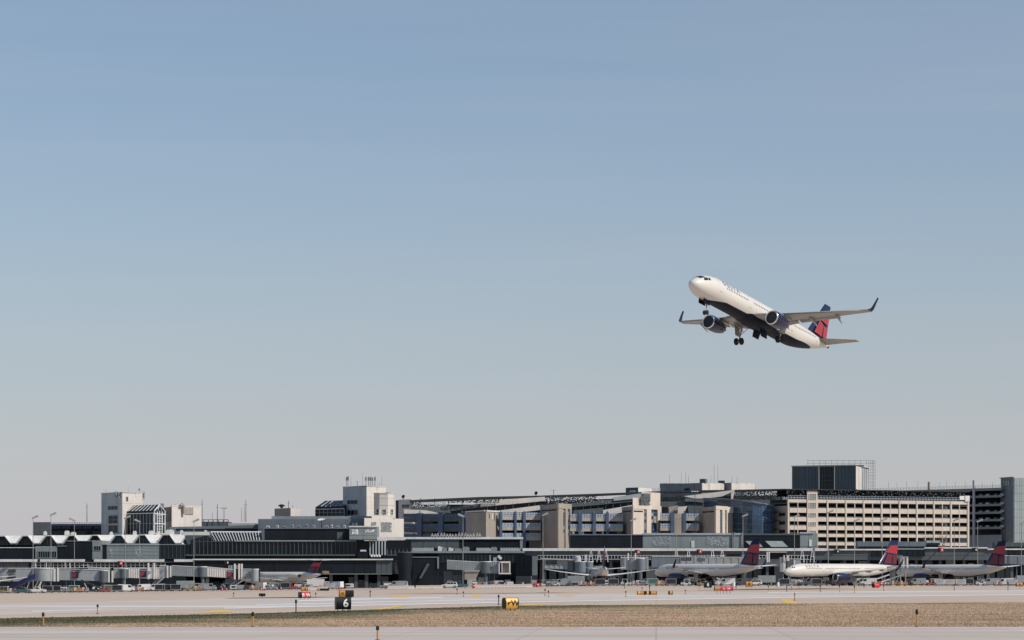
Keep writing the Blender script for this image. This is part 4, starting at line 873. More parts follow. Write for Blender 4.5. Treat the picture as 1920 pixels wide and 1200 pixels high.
def lift(name, label, A, B, C, y0, mats, strips, hdr):
    t = bld(name, label, B[0], B[1]); E = para(A, B, C); blk(t, (A, B, C, E), y0, None, B[1], mats[0]); fl, fr = Face(*A, *B), Face(*B, *C)
    for k in range(4): panels(t, fl, A[0] + .2, B[0] - .2, y0 + 1 + k * 17, y0 + 18 + k * 17, 1, 1, mats[1], gy=.15)
    e = [B[0]] + [v for s in strips for v in s] + [C[0]]
    for k in range(0, len(e), 2): wall(t, fr, e[k], e[k + 1], hdr, None, mats[2], .55, .6, 'pier')
    wall(t, fr, B[0], C[0], y0 - .6, hdr, mats[2], .56, .6, 'header')
    for s in strips: glazing(t, fr, s[0], s[1], hdr, 1005, 2, 8, m_frame, m_glb, .35, out=.02, mout=.12)
    return t, fl, fr
t, fl, fr = lift('brown_stair_block', 'low brown stair block with peeling stained corner in the blue ramp', (873, 894), (909, 878), (936.5, 888), 960, (m_brown, m_brown, m_brown), [], 965)
wall(t, fl, 873, 909, 957.4, 960, m_cream, .3, .5, 'coping'); wall(t, fr, 909, 936.5, 957.2, 960, m_cream, .8, .5, 'coping')
for k, px in enumerate((915, 921, 924.5, 928, 933)): wall(t, fr, px - .9, px + .9, 963, 972 + (k % 3) * 2, m_cream if k % 2 else m_dgr, .62, .1, 'stain_plate')
t, fl, fr = lift('brown_lift_tower', 'tall brown lift tower with two narrow glass strips in the blue ramp', (1013, 892), (1044.5, 876), (1069.5, 888), 945, (m_brown, m_brown, m_brown), [(1053, 1058), (1062, 1066.5)], 954)
wall(t, fl, 1016, 1044, 955.5, 958, m_navy, .25, .3, 'dark_slot')
for k in range(4): MB().fbox(Face(1018, 890, 1046, 890), 1020 + k * 6, 1021 + k * 6, 938, 946, 0, .3).build('roof_truss_leg', m_truss, t)
t, fl, fr = lift('stepped_lift_tower', 'wide stepped beige lift tower with broad blue glass strip in the ramp', (1166, 898), (1185, 882), (1238, 896), 949, (m_brown, m_brown, m_beige), [(1205, 1210.5), (1219, 1231)], 955)  # sunlit piers coloured beige, shaded left face coloured brown
blk(t, ((1203, 887.6), (1238, 897), (1236, 910), (1203, 900)), 922.5, 950, 888, m_beige, 'upper_stage'); blk(t, ((1186.5, 884), (1204, 888.5), (1204, 899), (1190, 897)), 933.5, 950, 886, m_beige, 'shoulder')
mosaic(t, Face(1198, 886.3, 1218, 891.5), 1199.5, 1217.5, 925, 947, m_panel2, 1.2, .8, .5, 'louvre'); wall(t, Face(1166, 898, 1185, 882), 1168, 1184, 957.5, 960, m_navy, .25, .3, 'dark_slot')
wall(t, fr, 1186, 1203, 957.5, 960, m_navy, .6, .2, 'dark_slot')
t, fl, fr = lift('low_lift_tower', 'low brown and pale lift tower beside the curved blue glass building', (1308, 900), (1340, 884), (1362, 894), 949.5, (m_brown, m_brown, m_beige), [(1347.5, 1352), (1357, 1360)], 956)  # beige piers carry the sun in their colour, brown left face the shade
q = Face(1362, 894, 1392, 903); body(t, q, 1362, 1391, 952, m_brown, 8, 'side_wing'); wall(t, q, 1362, 1391, 951, 962, m_cream, .2, .4, 'band'); wall(t, q, 1376, 1391, 969, 978, m_cream, .3, .4, 'band'); wall(t, q, 1376, 1391, 986, 995, m_cream, .3, .4, 'band')
window(t, q, 1376, 1390, 963, 968, 4, 1); window(t, q, 1376, 1390, 979, 985, 4, 1); wall(t, fl, 1318, 1339, 958.5, 961, m_navy, .25, .3, 'dark_slot')
# dishes on roofs
def dish(px, D, y, yb, label):
    t = thing('dish', label, 'dish', (PX(px, D), D, PZ(yb, D)), group='round dark roof dishes'); h = PZ(y, D) - PZ(yb, D)
    MB().tube((0, .1, 0), (0, .1, h), .15, .15, 6).build('post', m_truss, t, local=True); MB().lathe((0, 0, h), (-.55, -1, .35), [(-.35, .15), (-.2, .55), (0, .74), (.03, .72), (-.15, .5), (-.28, .1)], 18).build('reflector', m_truss, t, local=True, smooth=True)
dish(1005, 925, 924.5, 933, 'round dark dish at the end of the sloping canopy above the blue ramp'); dish(756, 947, 931, 938, 'round dark dish on the small cream kiosk right of the rounded stair')
b = bld('cream_kiosk', 'small cream roof kiosk with one window carrying a round dish', 758, 945)
q = Face(743, 948, 772, 944); body(b, q, 747, 771, 936.5, m_cream, 6, y1=None); window(b, q, 754, 768, 946, 952, 3, 1, m_cream, m_glb); wall(b, q, 742, 747, 938, 975, m_truss, 0, 4, 'dark_return')
# --- spiral roadway ramps and their dark canopies
def ramp(name, label, D, dD, polys, px):
    t = bld(name, label, px, D); f = Face(700, D, 1500, D + dD)
    for pts, mt, out, th, nm in polys: fpoly(t, f, pts, mt, out, th, nm)
    return t, f
t, f = ramp('west_spiral_ramp', 'spiral roadway ramp with cream sloping parapets under a long dark canopy above blue bays', 936, 30,
  [([(772, 937.2), (900, 931.5), (1021, 928.8), (1021, 931.6), (900, 935.8), (772, 941.2)], m_truss, -1.5, 12, 'canopy'),
   ([(757, 955), (800, 957), (832, 964.5), (757, 963)], m_cream, 1, .6, 'parapet'),
   ([(845, 951.5), (900, 944), (940, 940.5), (940, 947), (900, 951.5), (845, 958)], m_panel2, .2, .6, 'parapet'),  # same curved band, its shaded stretch coloured grey
   ([(900, 943), (960, 935.5), (1021, 931.4), (1019, 939.5), (960, 944.5), (900, 951)], m_cream, .8, .6, 'parapet'),
   ([(845, 958), (900, 951), (1019, 939.4), (1017, 947), (900, 961), (845, 966)], m_glass, -1.2, .5, 'dark_opening'),
   ([(872, 964.5), (930, 958), (1018, 946.5), (1014, 956), (930, 966), (872, 969)], m_cream, .8, .6, 'parapet'),
   ([(757, 944), (1045, 944), (1045, 1045), (757, 1045)], m_dgr, -14, .6, 'core_wall'),
   ([(775, 953), (845, 949), (845, 962), (775, 958)], m_panel2, .0, .6, 'parapet')], 880)
mosaic(t, f, 774, 838, 941, 952, m_conc, 1.6, .45, -1, 'roof_props'); mosaic(t, f, 838, 935, 936.5, 943, m_truss, 1.4, .6, 2, 'roof_props')
for px in range(790, 1010, 26): wall(t, f, px, px + 1, 934, 1010, m_truss, -2, .6, 'prop')
for px in (992, 1003, 914, 930, 947, 962): wall(t, f, px, px + .9, 941, 958, m_conc, -.6, .4, 'post')
t, f = ramp('middle_spiral_ramp', 'spiral ramp with pale lower parapet between the two tall beige lift towers', 938, 20,
  [([(1020, 928.6), (1115, 925.5), (1240, 920.6), (1240, 923.2), (1115, 929), (1020, 932)], m_truss, -1.5, 12, 'canopy'),
   ([(1070, 944), (1130, 938), (1192, 932), (1192, 940), (1130, 946), (1070, 951)], m_panel2, .6, .6, 'parapet'),
   ([(1150, 932.5), (1190, 926.5), (1204, 925), (1204, 934), (1150, 939)], m_conc, 1.1, .6, 'parapet'),
   ([(1070, 951), (1130, 946), (1190, 940), (1188, 948), (1130, 954), (1070, 958)], m_glass, -1.2, .5, 'dark_opening'),
   ([(1130, 956.5), (1187, 946.5), (1187, 957), (1150, 964), (1130, 963)], m_cream, .8, .6, 'parapet'),
   ([(1075, 957), (1131, 952), (1131, 962), (1075, 964)], m_panel2, .5, .6, 'parapet'),
   ([(1020, 938), (1240, 930), (1240, 1010), (1020, 1010)], m_dgr, -14, .6, 'core_wall')], 1120)
mosaic(t, f, 1022, 1118, 930.5, 946, m_truss, 1.5, .62, .5, 'roof_props'); mosaic(t, f, 1024, 1150, 931, 944, m_conc, 1.5, .10, .8, 'roof_props')
for px in range(1080, 1190, 14): wall(t, f, px, px + .7, 938, 957, m_conc, -.8, .4, 'post')
t, f = ramp('prow_ramp', 'ramp with a pale pointed prow-like parapet beneath a dark canopy', 940, 14,
  [([(1238, 920.5), (1300, 919), (1410, 917.4), (1475, 916), (1475, 918.6), (1300, 922.4), (1238, 923.6)], m_truss, -1.5, 12, 'canopy'),
   ([(1280.5, 930.8), (1330, 924.5), (1376, 918.8), (1372, 922), (1352, 931), (1320, 935), (1300, 934.8)], m_cream, 2.4, .9, 'parapet'),
   ([(1369, 919), (1376, 918.8), (1372.5, 937), (1369.5, 937)], m_cream, 2.0, .7, 'raking_post'),
   ([(1283, 933.5), (1318, 935), (1318, 942), (1285, 940)], m_conc, 1.6, .7, 'parapet'), ([(1286, 941), (1318, 942), (1318, 949), (1288, 948)], m_glass, 1.0, .6, 'dark_opening'),
   ([(1288, 948), (1320, 949), (1320, 964), (1290, 962)], m_panel2, 1.4, .7, 'parapet'), ([(1253, 951), (1269, 947.6), (1269, 949.5), (1253, 963)], m_brown, 2.2, .6, 'parapet'),
   ([(1269, 951), (1287, 949), (1281, 962), (1274, 966), (1269, 964)], m_cream, 2.6, .6, 'raking_panel'), ([(1252, 951), (1275, 949), (1275, 966), (1252, 966)], m_brown, 1.2, .6, 'wall'),
   ([(1238, 940), (1286, 938), (1286, 949), (1238, 951)], m_panel2, .2, .6, 'parapet'),
   ([(1238, 930), (1480, 926), (1480, 1010), (1238, 1010)], m_dgr, -14, .6, 'core_wall')], 1310)
mosaic(t, f, 1239, 1283, 924, 938, m_truss, 1.5, .6, .5, 'roof_props'); mosaic(t, f, 1376, 1474, 920, 936, m_truss, 1.5, .6, .5, 'roof_props'); mosaic(t, f, 1376, 1474, 921, 934, m_panel2, 1.5, .07, .7, 'roof_props')
wall(t, f, 1374, 1476, 936, 950, m_panel2, .3, .6, 'parapet')
# --- blue glass curved building
b = bld('curved_glass_building', 'curved building of blue gridded glass before the beige parking ramp', 1400, 900)
pl = [(1320, 918), (1345, 907), (1370, 899), (1392, 893), (1411, 890), (1430, 890), (1449, 893)]; tops = [934.5, 935, 936.6, 938.6, 941.4, 944.6, 948.2]
for i in range(6):
    f = Face(*pl[i], *pl[i + 1]); q = [f.pt(pl[i][0], tops[i], 0), f.pt(pl[i + 1][0], tops[i + 1], 0)]; q = [Vector((q[0].x, q[0].y, 0)), Vector((q[1].x, q[1].y, 0)), q[1], q[0]]
    MB().extr(q, (0, 6, 0)).build('core', m_panel, b); n = 3; d = [f.pt(pl[i][0], tops[i], .3), f.pt(pl[i + 1][0], tops[i + 1], .3)]
    MB().tube(d[0], d[1], .28, .28, 6).build('roof_edge', m_blgr, b)
    for r in range(6):
        for k in range(n):
            x0 = pl[i][0] + (pl[i + 1][0] - pl[i][0]) * k / n; x1 = pl[i][0] + (pl[i + 1][0] - pl[i][0]) * (k + 1) / n; yt = tops[i] + (tops[i + 1] - tops[i]) * k / n + 1.2
            MB().fbox(f, x0 + .25, x1 - .25, yt + (1003 - yt) * r / 6 + .3, yt + (1003 - yt) * (r + 1) / 6 - .3, .06 + random.uniform(-.03, .03), .1).build('pane', m_glb, b)
# --- beige parking ramp
b = bld('beige_parking_ramp', 'six-storey beige parking ramp with rows of dark openings and a solar canopy', 1640, 900)
A, B, C = (1444, 901), (1478, 886), (1817, 913); f = Face(*B, *C, ref=886); fs = Face(*A, *B, ref=886)
lv = [(936, 942), (952, 961), (969.2, 977.2), (985.2, 993.2), (1000.6, 1006.4), (1016, 1022)]          # spandrels (photo rows at the near corner)
cols = [1478, 1532, 1551.6, 1586, 1619.5, 1653, 1686.5, 1719, 1751, 1783, 1815]
for k in range(len(cols) - 1):
    a, c = cols[k], cols[k + 1]
    if k == 0: mids = [1496, 1513]
    elif k == 1: mids = []
    else: mids = [(a + c) / 2]
    segs = [a] + mids + [c]
    for (y0, y1) in lv:
        if k == 0: wall(b, f, a + 1.5, 1513, y0, y1, m_beige, 0, .35, 'spandrel')
        else: wall(b, f, a + 1.2, c - 1.2, y0, y1, m_beige, 0, .35, 'spandrel')
    for j, (y0, y1) in enumerate(lv[:-1]): railing(b, f, a + 1.2, (c if k else 1513) - 1.2, lv[j + 1][0] - 1.9, lv[j + 1][0], 6, m_blgr, .35, -.3, 2)
    wall(b, f, a - 1.2, a + 1.2, 936, None, m_beige, .25, .8, 'column')
    for mid in mids[:1] if k == 0 else mids: wall(b, f, mid - .55, mid + .55, 942, None, m_beige, .08, .5, 'post')
wall(b, f, 1813.6, 1816.8, 930, None, m_beige, .25, .8, 'column')
wall(b, f, 1513, 1532, 919.5, None, m_beige, .3, .7, 'stair_bay')
for y0, y1 in ((925.5, 935.5), (942.5, 951), (962, 968), (979, 985), (995, 1001)): window(b, f, 1516.5, 1529, y0, y1, 3, 1, m_beige, m_panel, .5, .55)
wall(b, fs, 1445, 1478, 948, None, m_brown, 0, .6, 'shaded_side_wall')  # beige wall coloured brown for the shade on this side
for y0 in (961, 977, 993): wall(b, fs, 1461, 1472, y0, y0 + 6, m_dark, .1, .2, 'side_opening')
bk = lambda d: Vector((-f.n.x, -f.n.y, 0)) * d
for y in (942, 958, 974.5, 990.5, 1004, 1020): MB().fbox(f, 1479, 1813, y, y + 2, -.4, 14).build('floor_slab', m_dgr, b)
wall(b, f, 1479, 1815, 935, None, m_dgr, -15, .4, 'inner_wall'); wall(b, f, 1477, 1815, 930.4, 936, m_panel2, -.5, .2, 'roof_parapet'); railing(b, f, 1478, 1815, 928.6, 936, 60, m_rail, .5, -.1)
wall(b, f, 1476, 1816, 916.6, 918.2, m_truss, 1, 14, 'solar_canopy'); mosaic(b, f, 1478, 1815, 918.4, 928.4, m_truss, 1.9, .62, -1.5, 'canopy_truss'); mosaic(b, f, 1478, 1815, 918.4, 928, m_steel, 1.6, .10, -1, 'canopy_truss'); wall(b, f, 1478, 1815, 918.2, 930, m_navy, -9, .3, 'canopy_back')
for px in range(1486, 1815, 28): wall(b, f, px, px + .9, 918, 936, m_truss, -.8, .5, 'canopy_post')
wall(b, f, 1799, 1808, 925.5, 933, m_white, .2, .3, 'white_sign'); wall(b, f, 1809, 1817, 925, 936, m_white, .45, .6, 'corner_block')
# --- dark tower under scaffolding
b = bld('scaffold_tower', 'dark ribbed tower block with cream side and scaffolding on top', 1560, 1004)
A, B, C = (1485, 1010), (1604, 1000), (1629, 1024); E = para(A, B, C); blk(b, (A, B, C, E), 873, None, 1000, m_navy); f = Face(*A, *B, ref=1003); fr = Face(*B, *C, ref=1003)
m_teal = M('dark_teal_cladding', (.028, .052, .070), .25, var=.25, scale=.5, stretch=(6, 6, .15))
panels(b, f, 1485.5, 1535, 874.5, 918, 8, 2, m_teal, gx=.2, gy=.1, out=.35); panels(b, f, 1566, 1603, 874.5, 918, 6, 2, m_teal, gx=.2, gy=.1, out=.35); glazing(b, f, 1537, 1565, 874.5, 918, 6, 5, m_panel2, m_glass, .35)
for px in (1535.8, 1565): wall(b, f, px - .6, px + .6, 872.5, 918, m_conc, .6, .4, 'fin')
wall(b, f, 1484, 1604.5, 871.8, 873.4, m_panel, .5, .6, 'coping')
panels(b, fr, 1604.4, 1616, 874, 918, 2, 1, m_cream, gx=.2); panels(b, fr, 1616, 1628.5, 875.5, 918, 3, 1, m_conc, gx=.4)
s = thing('scaffolding', 'thin steel scaffolding wrapped over the roof of the dark ribbed tower', 'scaffold', (PX(1575, 1008), 1008, PZ(918, 1008)))
m = MB(); D = 1010
for y in (863.5, 868.5): m.tube(W(1513, y, D), W(1640, y, D), .09, .09, 4)
for px in range(1515, 1641, 11): m.tube(W(px, 863, D), W(px, 873 if px < 1626 else 918, D), .09, .09, 4)
m.build('roof_tubes', m_steel, s); m = MB()
for px in (1629, 1633, 1638, 1641): m.tube(W(px, 864, D), W(px, 918, D), .09, .09, 4)
for y in range(868, 918, 6): m.tube(W(1628, y, D), W(1641, y, D), .07, .07, 4)
m.build('side_tubes', m_steel, s); MB().tube(W(1620, 873.5, D), W(1604, 873.5, D), .3, .3, 6).build('stored_pipe', m_truss, s)
# --- grey right-hand ramp and glazed stair
b = bld('grey_parking_ramp', 'dark grey multi-storey ramp with lit car rows right of the beige ramp', 1780, 1000)
f = Face(1628, 1030, 1880, 985, ref=990)
for y0, y1 in ((915, 920), (929, 933), (945, 949), (959.5, 963.5), (973.5, 977.5), (988, 992)):
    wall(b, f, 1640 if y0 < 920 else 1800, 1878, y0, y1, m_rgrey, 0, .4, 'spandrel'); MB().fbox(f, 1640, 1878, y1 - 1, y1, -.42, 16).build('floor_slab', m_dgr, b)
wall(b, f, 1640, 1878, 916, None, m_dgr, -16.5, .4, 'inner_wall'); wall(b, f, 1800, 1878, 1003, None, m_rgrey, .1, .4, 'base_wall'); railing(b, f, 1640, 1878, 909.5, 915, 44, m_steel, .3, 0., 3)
for px in (1742, 1826): wall(b, f, px - 1.6, px + 1.6, 900, None, m_conc if px > 1800 else m_brown, .4, .8, 'column')
for px in (1666, 1682, 1700, 1721, 1762, 1775, 1791, 1810, 1842, 1861): antenna(px, 1000, 902 + (px % 5), 914, 'thin lamp mast along the roof rail of the dark grey ramp', 0, .1, 'lamp masts on the grey ramp roof')
b = bld('glazed_stair_tower', 'tall stair tower with grey glass front and ribbed pale side at the grey ramp end', 1898, 985)
A, B, C = (1876.5, 990), (1901, 980), (1925, 996); blk(b, (A, B, C, para(A, B, C)), 895.4, None, 980, m_rgrey); f = Face(*A, *B); fr = Face(*B, *C)
window(b, f, 1880, 1893.5, 901, 911, 3, 2, m_panel2, m_conc); glazing(b, f, 1877.5, 1900, 916, 1012, 4, 8, m_panel, m_blgr, .6); wall(b, f, 1876, 1901, 894.6, 896.4, m_panel, .5, .6, 'coping')
panels(b, fr, 1901.4, 1924, 896, 1014, 5, 8, m_panel, gx=.25, gy=.2, out=.2)
# --- far blue grey penthouse and white roof boxes
b = bld('blue_grey_penthouse', 'long blue grey rooftop penthouse with a sunlit end and radio masts', 1316, 1010)
A, B, C = (1237, 1022), (1316, 1010), (1358, 1036); blk(b, (A, B, C, para(A, B, C)), 905.4, None, 1010, m_blgr); f = Face(*A, *B); panels(b, f, 1237.5, 1315.5, 906, 923, 6, 1, m_blgr, gx=.15); panels(b, Face(*B, *C), 1316.4, 1357.5, 906, 923, 3, 1, m_cream, gx=.15)  # cream panels put the sunlight on the end into its colour
wall(b, f, 1284, 1293, 915.5, 922, m_navy, .3, .4, 'hatch'); A, B, C = (1352, 1040), (1371, 1034), (1416, 1066); blk(b, (A, B, C, para(A, B, C)), 905, None, 1034, m_blgr, 'rear_wing'); panels(b, Face(*B, *C), 1371.4, 1415, 906, 921, 3, 1, m_cream, gx=.15)  # rear wing: sunlight on its end painted as cream panels too
wall(b, f, 1305, 1315, 897.5, 905.4, m_panel2, -3, 1.5, 'roof_plant'); wall(b, Face(1346, 1036, 1362, 1036), 1347.5, 1359, 901, 905.5, m_truss, 0, 2, 'roof_plant')
for px, y0 in ((1255.5, 889), (1277.5, 886), (1286, 884), (1291, 891), (1333, 892), (1339, 870), (1346, 872), (1319, 896), (1326.5, 897), (1372.5, 893), (1382, 894)): antenna(px, 1016 if px < 1350 else 1040, y0, 905.4, 'thin radio mast on the long blue grey penthouse', 0, .11, 'radio masts on the penthouse')
b = bld('white_roof_box', 'dark green and white roof boxes with lettering behind the stepped lift tower', 1198, 960)
A, B, C = (1173.5, 964), (1196.5, 960), (1222, 972); blk(b, (A, B, C, para(A, B, C)), 914, 925, 960, m_white, 'box'); wall(b, Face(*A, *B), 1173.5, 1196.5, 914.2, 925, m_panel2, .1, .2, 'green_side'); mosaic(b, Face(*A, *B), 1181, 1192, 919.4, 922.6, m_wht, 1.2, .5)
blk(b, (A, B, C, para(A, B, C)), 925, None, 960, m_dgr, 'core'); railing(b, Face(1222, 972, 1240, 976), 1222, 1238, 915, 923, 6, m_conc, .4, 0., 2)

# ---------------------------------------------------------------- parked airliners
TALL = spec_tall(); REAR = spec_rear()
def park(name, label, S, px, D, deg):             # nose position and heading of the aft axis
    x = PX(px, D); return airliner(name, label, S, (x, D, gz(x, D)), (0, 0, R(deg)))
park('parked_airliner', 'airliner parked nose-in with dark winglet over its name, beside the tail-on airliner', TALL, 1228, 752, -51)
park('parked_airliner', 'airliner with sunlit white flank, nose to the white jet bridge below the beige parking ramp', TALL, 1471, 712, 35)
park('parked_airliner', 'shaded grey airliner with navy winglet parked before the dark grey ramp', TALL, 1681, 792, -52)
park('parked_airliner', 'airliner seen tail-on with thin red fin between the jet bridges', A321, 1115, 768, -88)
park('parked_airliner', 'airliner of which only a white wing and navy winglet reach in beside the belt loader', A321, -111, 712, 80)
park('tail_engine_airliner', 'small airliner with engine on its tail beside the dark fascia of the central concourse', REAR, 458, 776, -44)

# ---------------------------------------------------------------- jet bridges
m_jb = M('bridge_grey', (.30, .325, .33), .5, var=.08, scale=.5); m_jbw = M('bridge_white', (.68, .645, .60), .5, var=.06, scale=.5); m_jbd = M('bridge_dark', (.10, .122, .13), .5, var=.1)
def bridge(label, px, D): x = PX(px, D); return thing('jet_bridge', label, 'jet bridge', (x, D, gz(x, D)))
def tunnel(t, D, p0, p1, ya0, ya1, yb0, yb1, mat, rib=0, w=3., name='tunnel', dD=0):
    f = Face(p0 - 1, D, p1 + 1, D + dD); o = fpoly(t, f, [(p0, ya0), (p1, ya1), (p1, yb1), (p0, yb0)], mat, 0, w, name)
    fpoly(t, f, [(p0, ya0 - .6), (p1, ya1 - .6), (p1, ya1 + .4), (p0, ya0 + .4)], m_white, .15, w + .3, 'roof_edge')
    if rib:
        m = MB(); n = max(2, int((p1 - p0) / rib))
        for k in range(n):
            x = p0 + (p1 - p0) * (k + .5) / n; s = (x - p0) / (p1 - p0); m.fbox(f, x - rib * .25, x + rib * .25, ya0 + (ya1 - ya0) * s + .8, yb0 + (yb1 - yb0) * s - .3, .14, .15)
        m.build('corrugation', mat, t, kind='stuff')
    return o
def rotunda(t, D, px, r, y0, y1, mat=None, leg=True):
    c = W(px, y1, D); g = gz(c.x, D)
    MB().lathe(c, (0, 0, 1), [(0, r), (PZ(y0, D) - c.z, r)], 20).build('rotunda', mat or m_jbd, t, smooth=True); MB().lathe((c.x, c.y, PZ(y0, D)), (0, 0, 1), [(0, r * 1.06), (.25, r * 1.06)], 20).build('rotunda_cap', m_white, t)
    if leg: MB().tube((c.x, c.y, g - .1), (c.x, c.y, c.z), .55, .55, 12).build('support_column', m_jbd, t, smooth=True)
def post(t, D, p0, p1, y0, y1, mat=None, name='corner_post', th=.5): return wall(t, Face(p0 - 1, D, p1 + 1, D), p0, p1, y0, y1, mat or m_jbw, .4, th, name)
def signboard(t, D, p0, p1, y0, y1, red=True, out=.35):
    f = Face(p0 - 1, D, p1 + 1, D); o = wall(t, f, p0, p1, y0, y1, m_blk if not red else navy, out, .12, 'sign_board')
    if red:
        h = y1 - y0; w = p1 - p0; fpoly(t, f, [(p0 + w * .08, y0 + h * .36), (p1 - w * .25, y0 + h * .36), (p1 - w * .42, y0 + h * .72), (p0 + w * .08, y0 + h * .86)], redb, out + .03, .03, 'red_mark'); fpoly(t, f, [(p0 + w * .1, y0 + h * .9), (p1 - w * .42, y0 + h * .74), (p1 - w * .06, y0 + h * .9)], redd, out + .03, .03, 'dark_red_mark')
    c = f.pt((p0 + p1) / 2, y0 + (y1 - y0) * (.18 if red else .5), out + .05); sz = (p1 - p0) * D / F * .26; wi = WM[t].inverted()
    lettering('lettering', 'DELTA', sz, m_panel if not red else m_wht, t, lambda co: wi @ Vector((c.x + co.x, c.y - .0, c.z + co.y)), ext=0)
def legs(t, D, px, y0, mat=None, w=1.6):
    x = PX(px, D); g = gz(x, D)
    for k in (-1, 1): MB().tube((x + k * w / 2, D + 1, g), (x + k * w / 2, D + 1, PZ(y0, D)), .2, .2, 8).build('lift_leg', mat or m_jbw, t, smooth=True)
    MB().box(x - w, x + w, D + .6, D + 1.4, g + .55, g + .95).build('wheel_beam', m_jbd, t)
    for k in (-1, 1): MB().lathe((x + k * w * .8, D + .3, g + .5), (0, 1, 0), [(0, .3), (0, .5), (1.2, .5), (1.2, .3)], 14).build('wheel', tyre, t, smooth=True)
def stairs(t, D, p0, y0, p1, y1):                  # from the ground at p0 up to the cab at p1
    f = Face(min(p0, p1) - 1, D, max(p0, p1) + 1, D)
    fpoly(t, f, [(p0, y0), (p0 + (2 if p1 > p0 else -2), y0 + .5), (p1 + (2 if p1 > p0 else -2), y1 + 1.5), (p1, y1)], m_jb, .6, .8, 'stair_flight')
    m = MB()
    for k in range(9): s = k / 8; a = f.pt(p0 + (p1 - p0) * s, y0 + (y1 - y0) * s, .62); m.tube(a, a + Vector((0, 0, 1.0)), .035, .035, 4)
    m.tube(f.pt(p0, y0, .62) + Vector((0, 0, 1)), f.pt(p1, y1, .62) + Vector((0, 0, 1)), .05, .05, 4); m.build('handrail', m_steel, t)
D = 757
t = bridge('grey fixed walkway and rotunda beside the navy belt loader, with black name board', 20, D); tunnel(t, D, -30, 63, 1065.5, 1065.5, 1090, 1090, m_jb, 0, 4); signboard(t, D, 16, 29.5, 1068, 1073.2, False); signboard(t, D, 16, 29.5, 1077.5, 1083.5, False); rotunda(t, D, 82, 2.9, 1066.3, 1089.5, m_jb); post(t, D, 100.5, 104.5, 1066, 1090); post(t, D, 107, 111, 1065, 1090); legs(t, D, 40, 1090, m_jbd)
for px in (66, 87, 122, 131): post(t, D + 4, px, px + .9, 1052 + (px % 4), 1066, m_wframe, 'roof_post', .15)
t = bridge('smooth grey jet bridge with red sign, between the round grey rotundas', 150, D); tunnel(t, D, 112, 187, 1066.5, 1068.5, 1087.5, 1089.5, m_jb, 0); signboard(t, D, 135, 147.5, 1068.5, 1084); rotunda(t, D, 194.5, 1.35, 1070.5, 1092, m_jbd); tunnel(t, D, 165, 205, 1063, 1066, 1068.5, 1070, m_conc, 2, 1.5, 'roof_duct'); post(t, D, 203, 206, 1070, 1092); post(t, D, 209.5, 212.5, 1070, 1092); legs(t, D, 128, 1089, m_jbd)
t = bridge('white corrugated jet bridge with red sign and a stair down to the apron', 262, D); tunnel(t, D, 213, 226, 1065.5, 1065.5, 1084, 1084, m_jb); rotunda(t, D, 232.5, 1.3, 1067, 1084); tunnel(t, D, 240.5, 300, 1065.5, 1064.5, 1083.5, 1085.5, m_jbw, 4.2); signboard(t, D, 263.3, 274.5, 1067, 1082.5); tunnel(t, D, 299, 312, 1061, 1061, 1083, 1083, m_jb, 0, 3.6, 'cab'); post(t, D, 313, 316, 1060.5, 1083.5); post(t, D, 318.5, 321.5, 1061, 1082)
for px in (278.5, 289.5): post(t, D, px - 1.4, px + 1.4, 1055.5, 1086, None, 'lift_column', .6)
legs(t, D, 284, 1087, m_jbd); stairs(t, D, 283, 1103.5, 308, 1081); signboard(t, D, 304.6, 305.8, 1068, 1072, False)
t = bridge('long grey and white corrugated jet bridge reaching the tail-engine airliner', 400, D); tunnel(t, D, 322, 371.5, 1060.5, 1063, 1079.5, 1081.5, m_jb, 3.6); rotunda(t, D, 380, 1.4, 1063.5, 1081.5); tunnel(t, D, 387.5, 440, 1063, 1068, 1081, 1084.5, m_jbw, 4.2); signboard(t, D, 425.6, 438.2, 1069.5, 1083.5)
for px in (440.5, 448.5, 453.5): post(t, D, px - 1.6, px + 1.6, 1057, 1086.5, None, 'lift_column', .6)
railing(t, Face(428, D, 457, D), 429, 455, 1060.5, 1067, 5, m_wframe, .6, .2, 3); tunnel(t, D, 456, 470, 1067, 1067, 1086, 1085, m_jb, 0, 3.6, 'cab'); rotunda(t, D - 1, 478, 1.2, 1068, 1090, m_jb, False); wall(t, Face(483, D - 1, 487, D - 1), 483.5, 487, 1066.5, 1090, m_blk, 0, 2, 'bellows'); legs(t, D, 432, 1086, m_jbd); stairs(t, D, 431, 1103, 457, 1086); wall(t, Face(420, D, 442, D), 422, 440, 1085, 1095, m_jbd, -.5, 1.5, 'equipment_bay')
t = bridge('pale ribbed jet bridge ending in a white framed open cab, behind the white utility vehicle', 900, D); tunnel(t, D, 838, 902.5, 1050.4, 1054, 1067.5, 1070.3, m_jb, 3.2); rotunda(t, D, 911, 1.7, 1054, 1075); tunnel(t, D, 918, 936, 1053, 1053, 1075, 1075, m_jb, 4, 3.6, 'cab'); f = Face(930, D - 1, 960, D - 1)
for a in ((935, 957, 1052.5, 1055.5), (935, 958, 1074, 1076.5), (935, 937, 1055, 1074.5), (940.5, 942, 1055, 1074.5), (954.5, 957, 1055, 1074.5)): wall(t, f, *a, m_jbw, .2, 1.6, 'cab_frame')
wall(t, f, 942, 955, 1055, 1074.5, m_brown, -1.2, .3, 'cab_door'); post(t, D, 918, 920, 1041, 1053, m_jb, 'roof_post', .2); legs(t, D, 922, 1076, m_jbd); wall(t, Face(920, D, 935, D), 925, 931, 1045, 1053, m_jb, 0, 1.5, 'roof_unit')
for px, y in ((936, 1044), (939, 1047)): MB().lathe(W(px, y, D), (-.4, -1, .4), [(0, .1), (.12, .42), (.2, .5)], 12).build('floodlight', m_white, t)
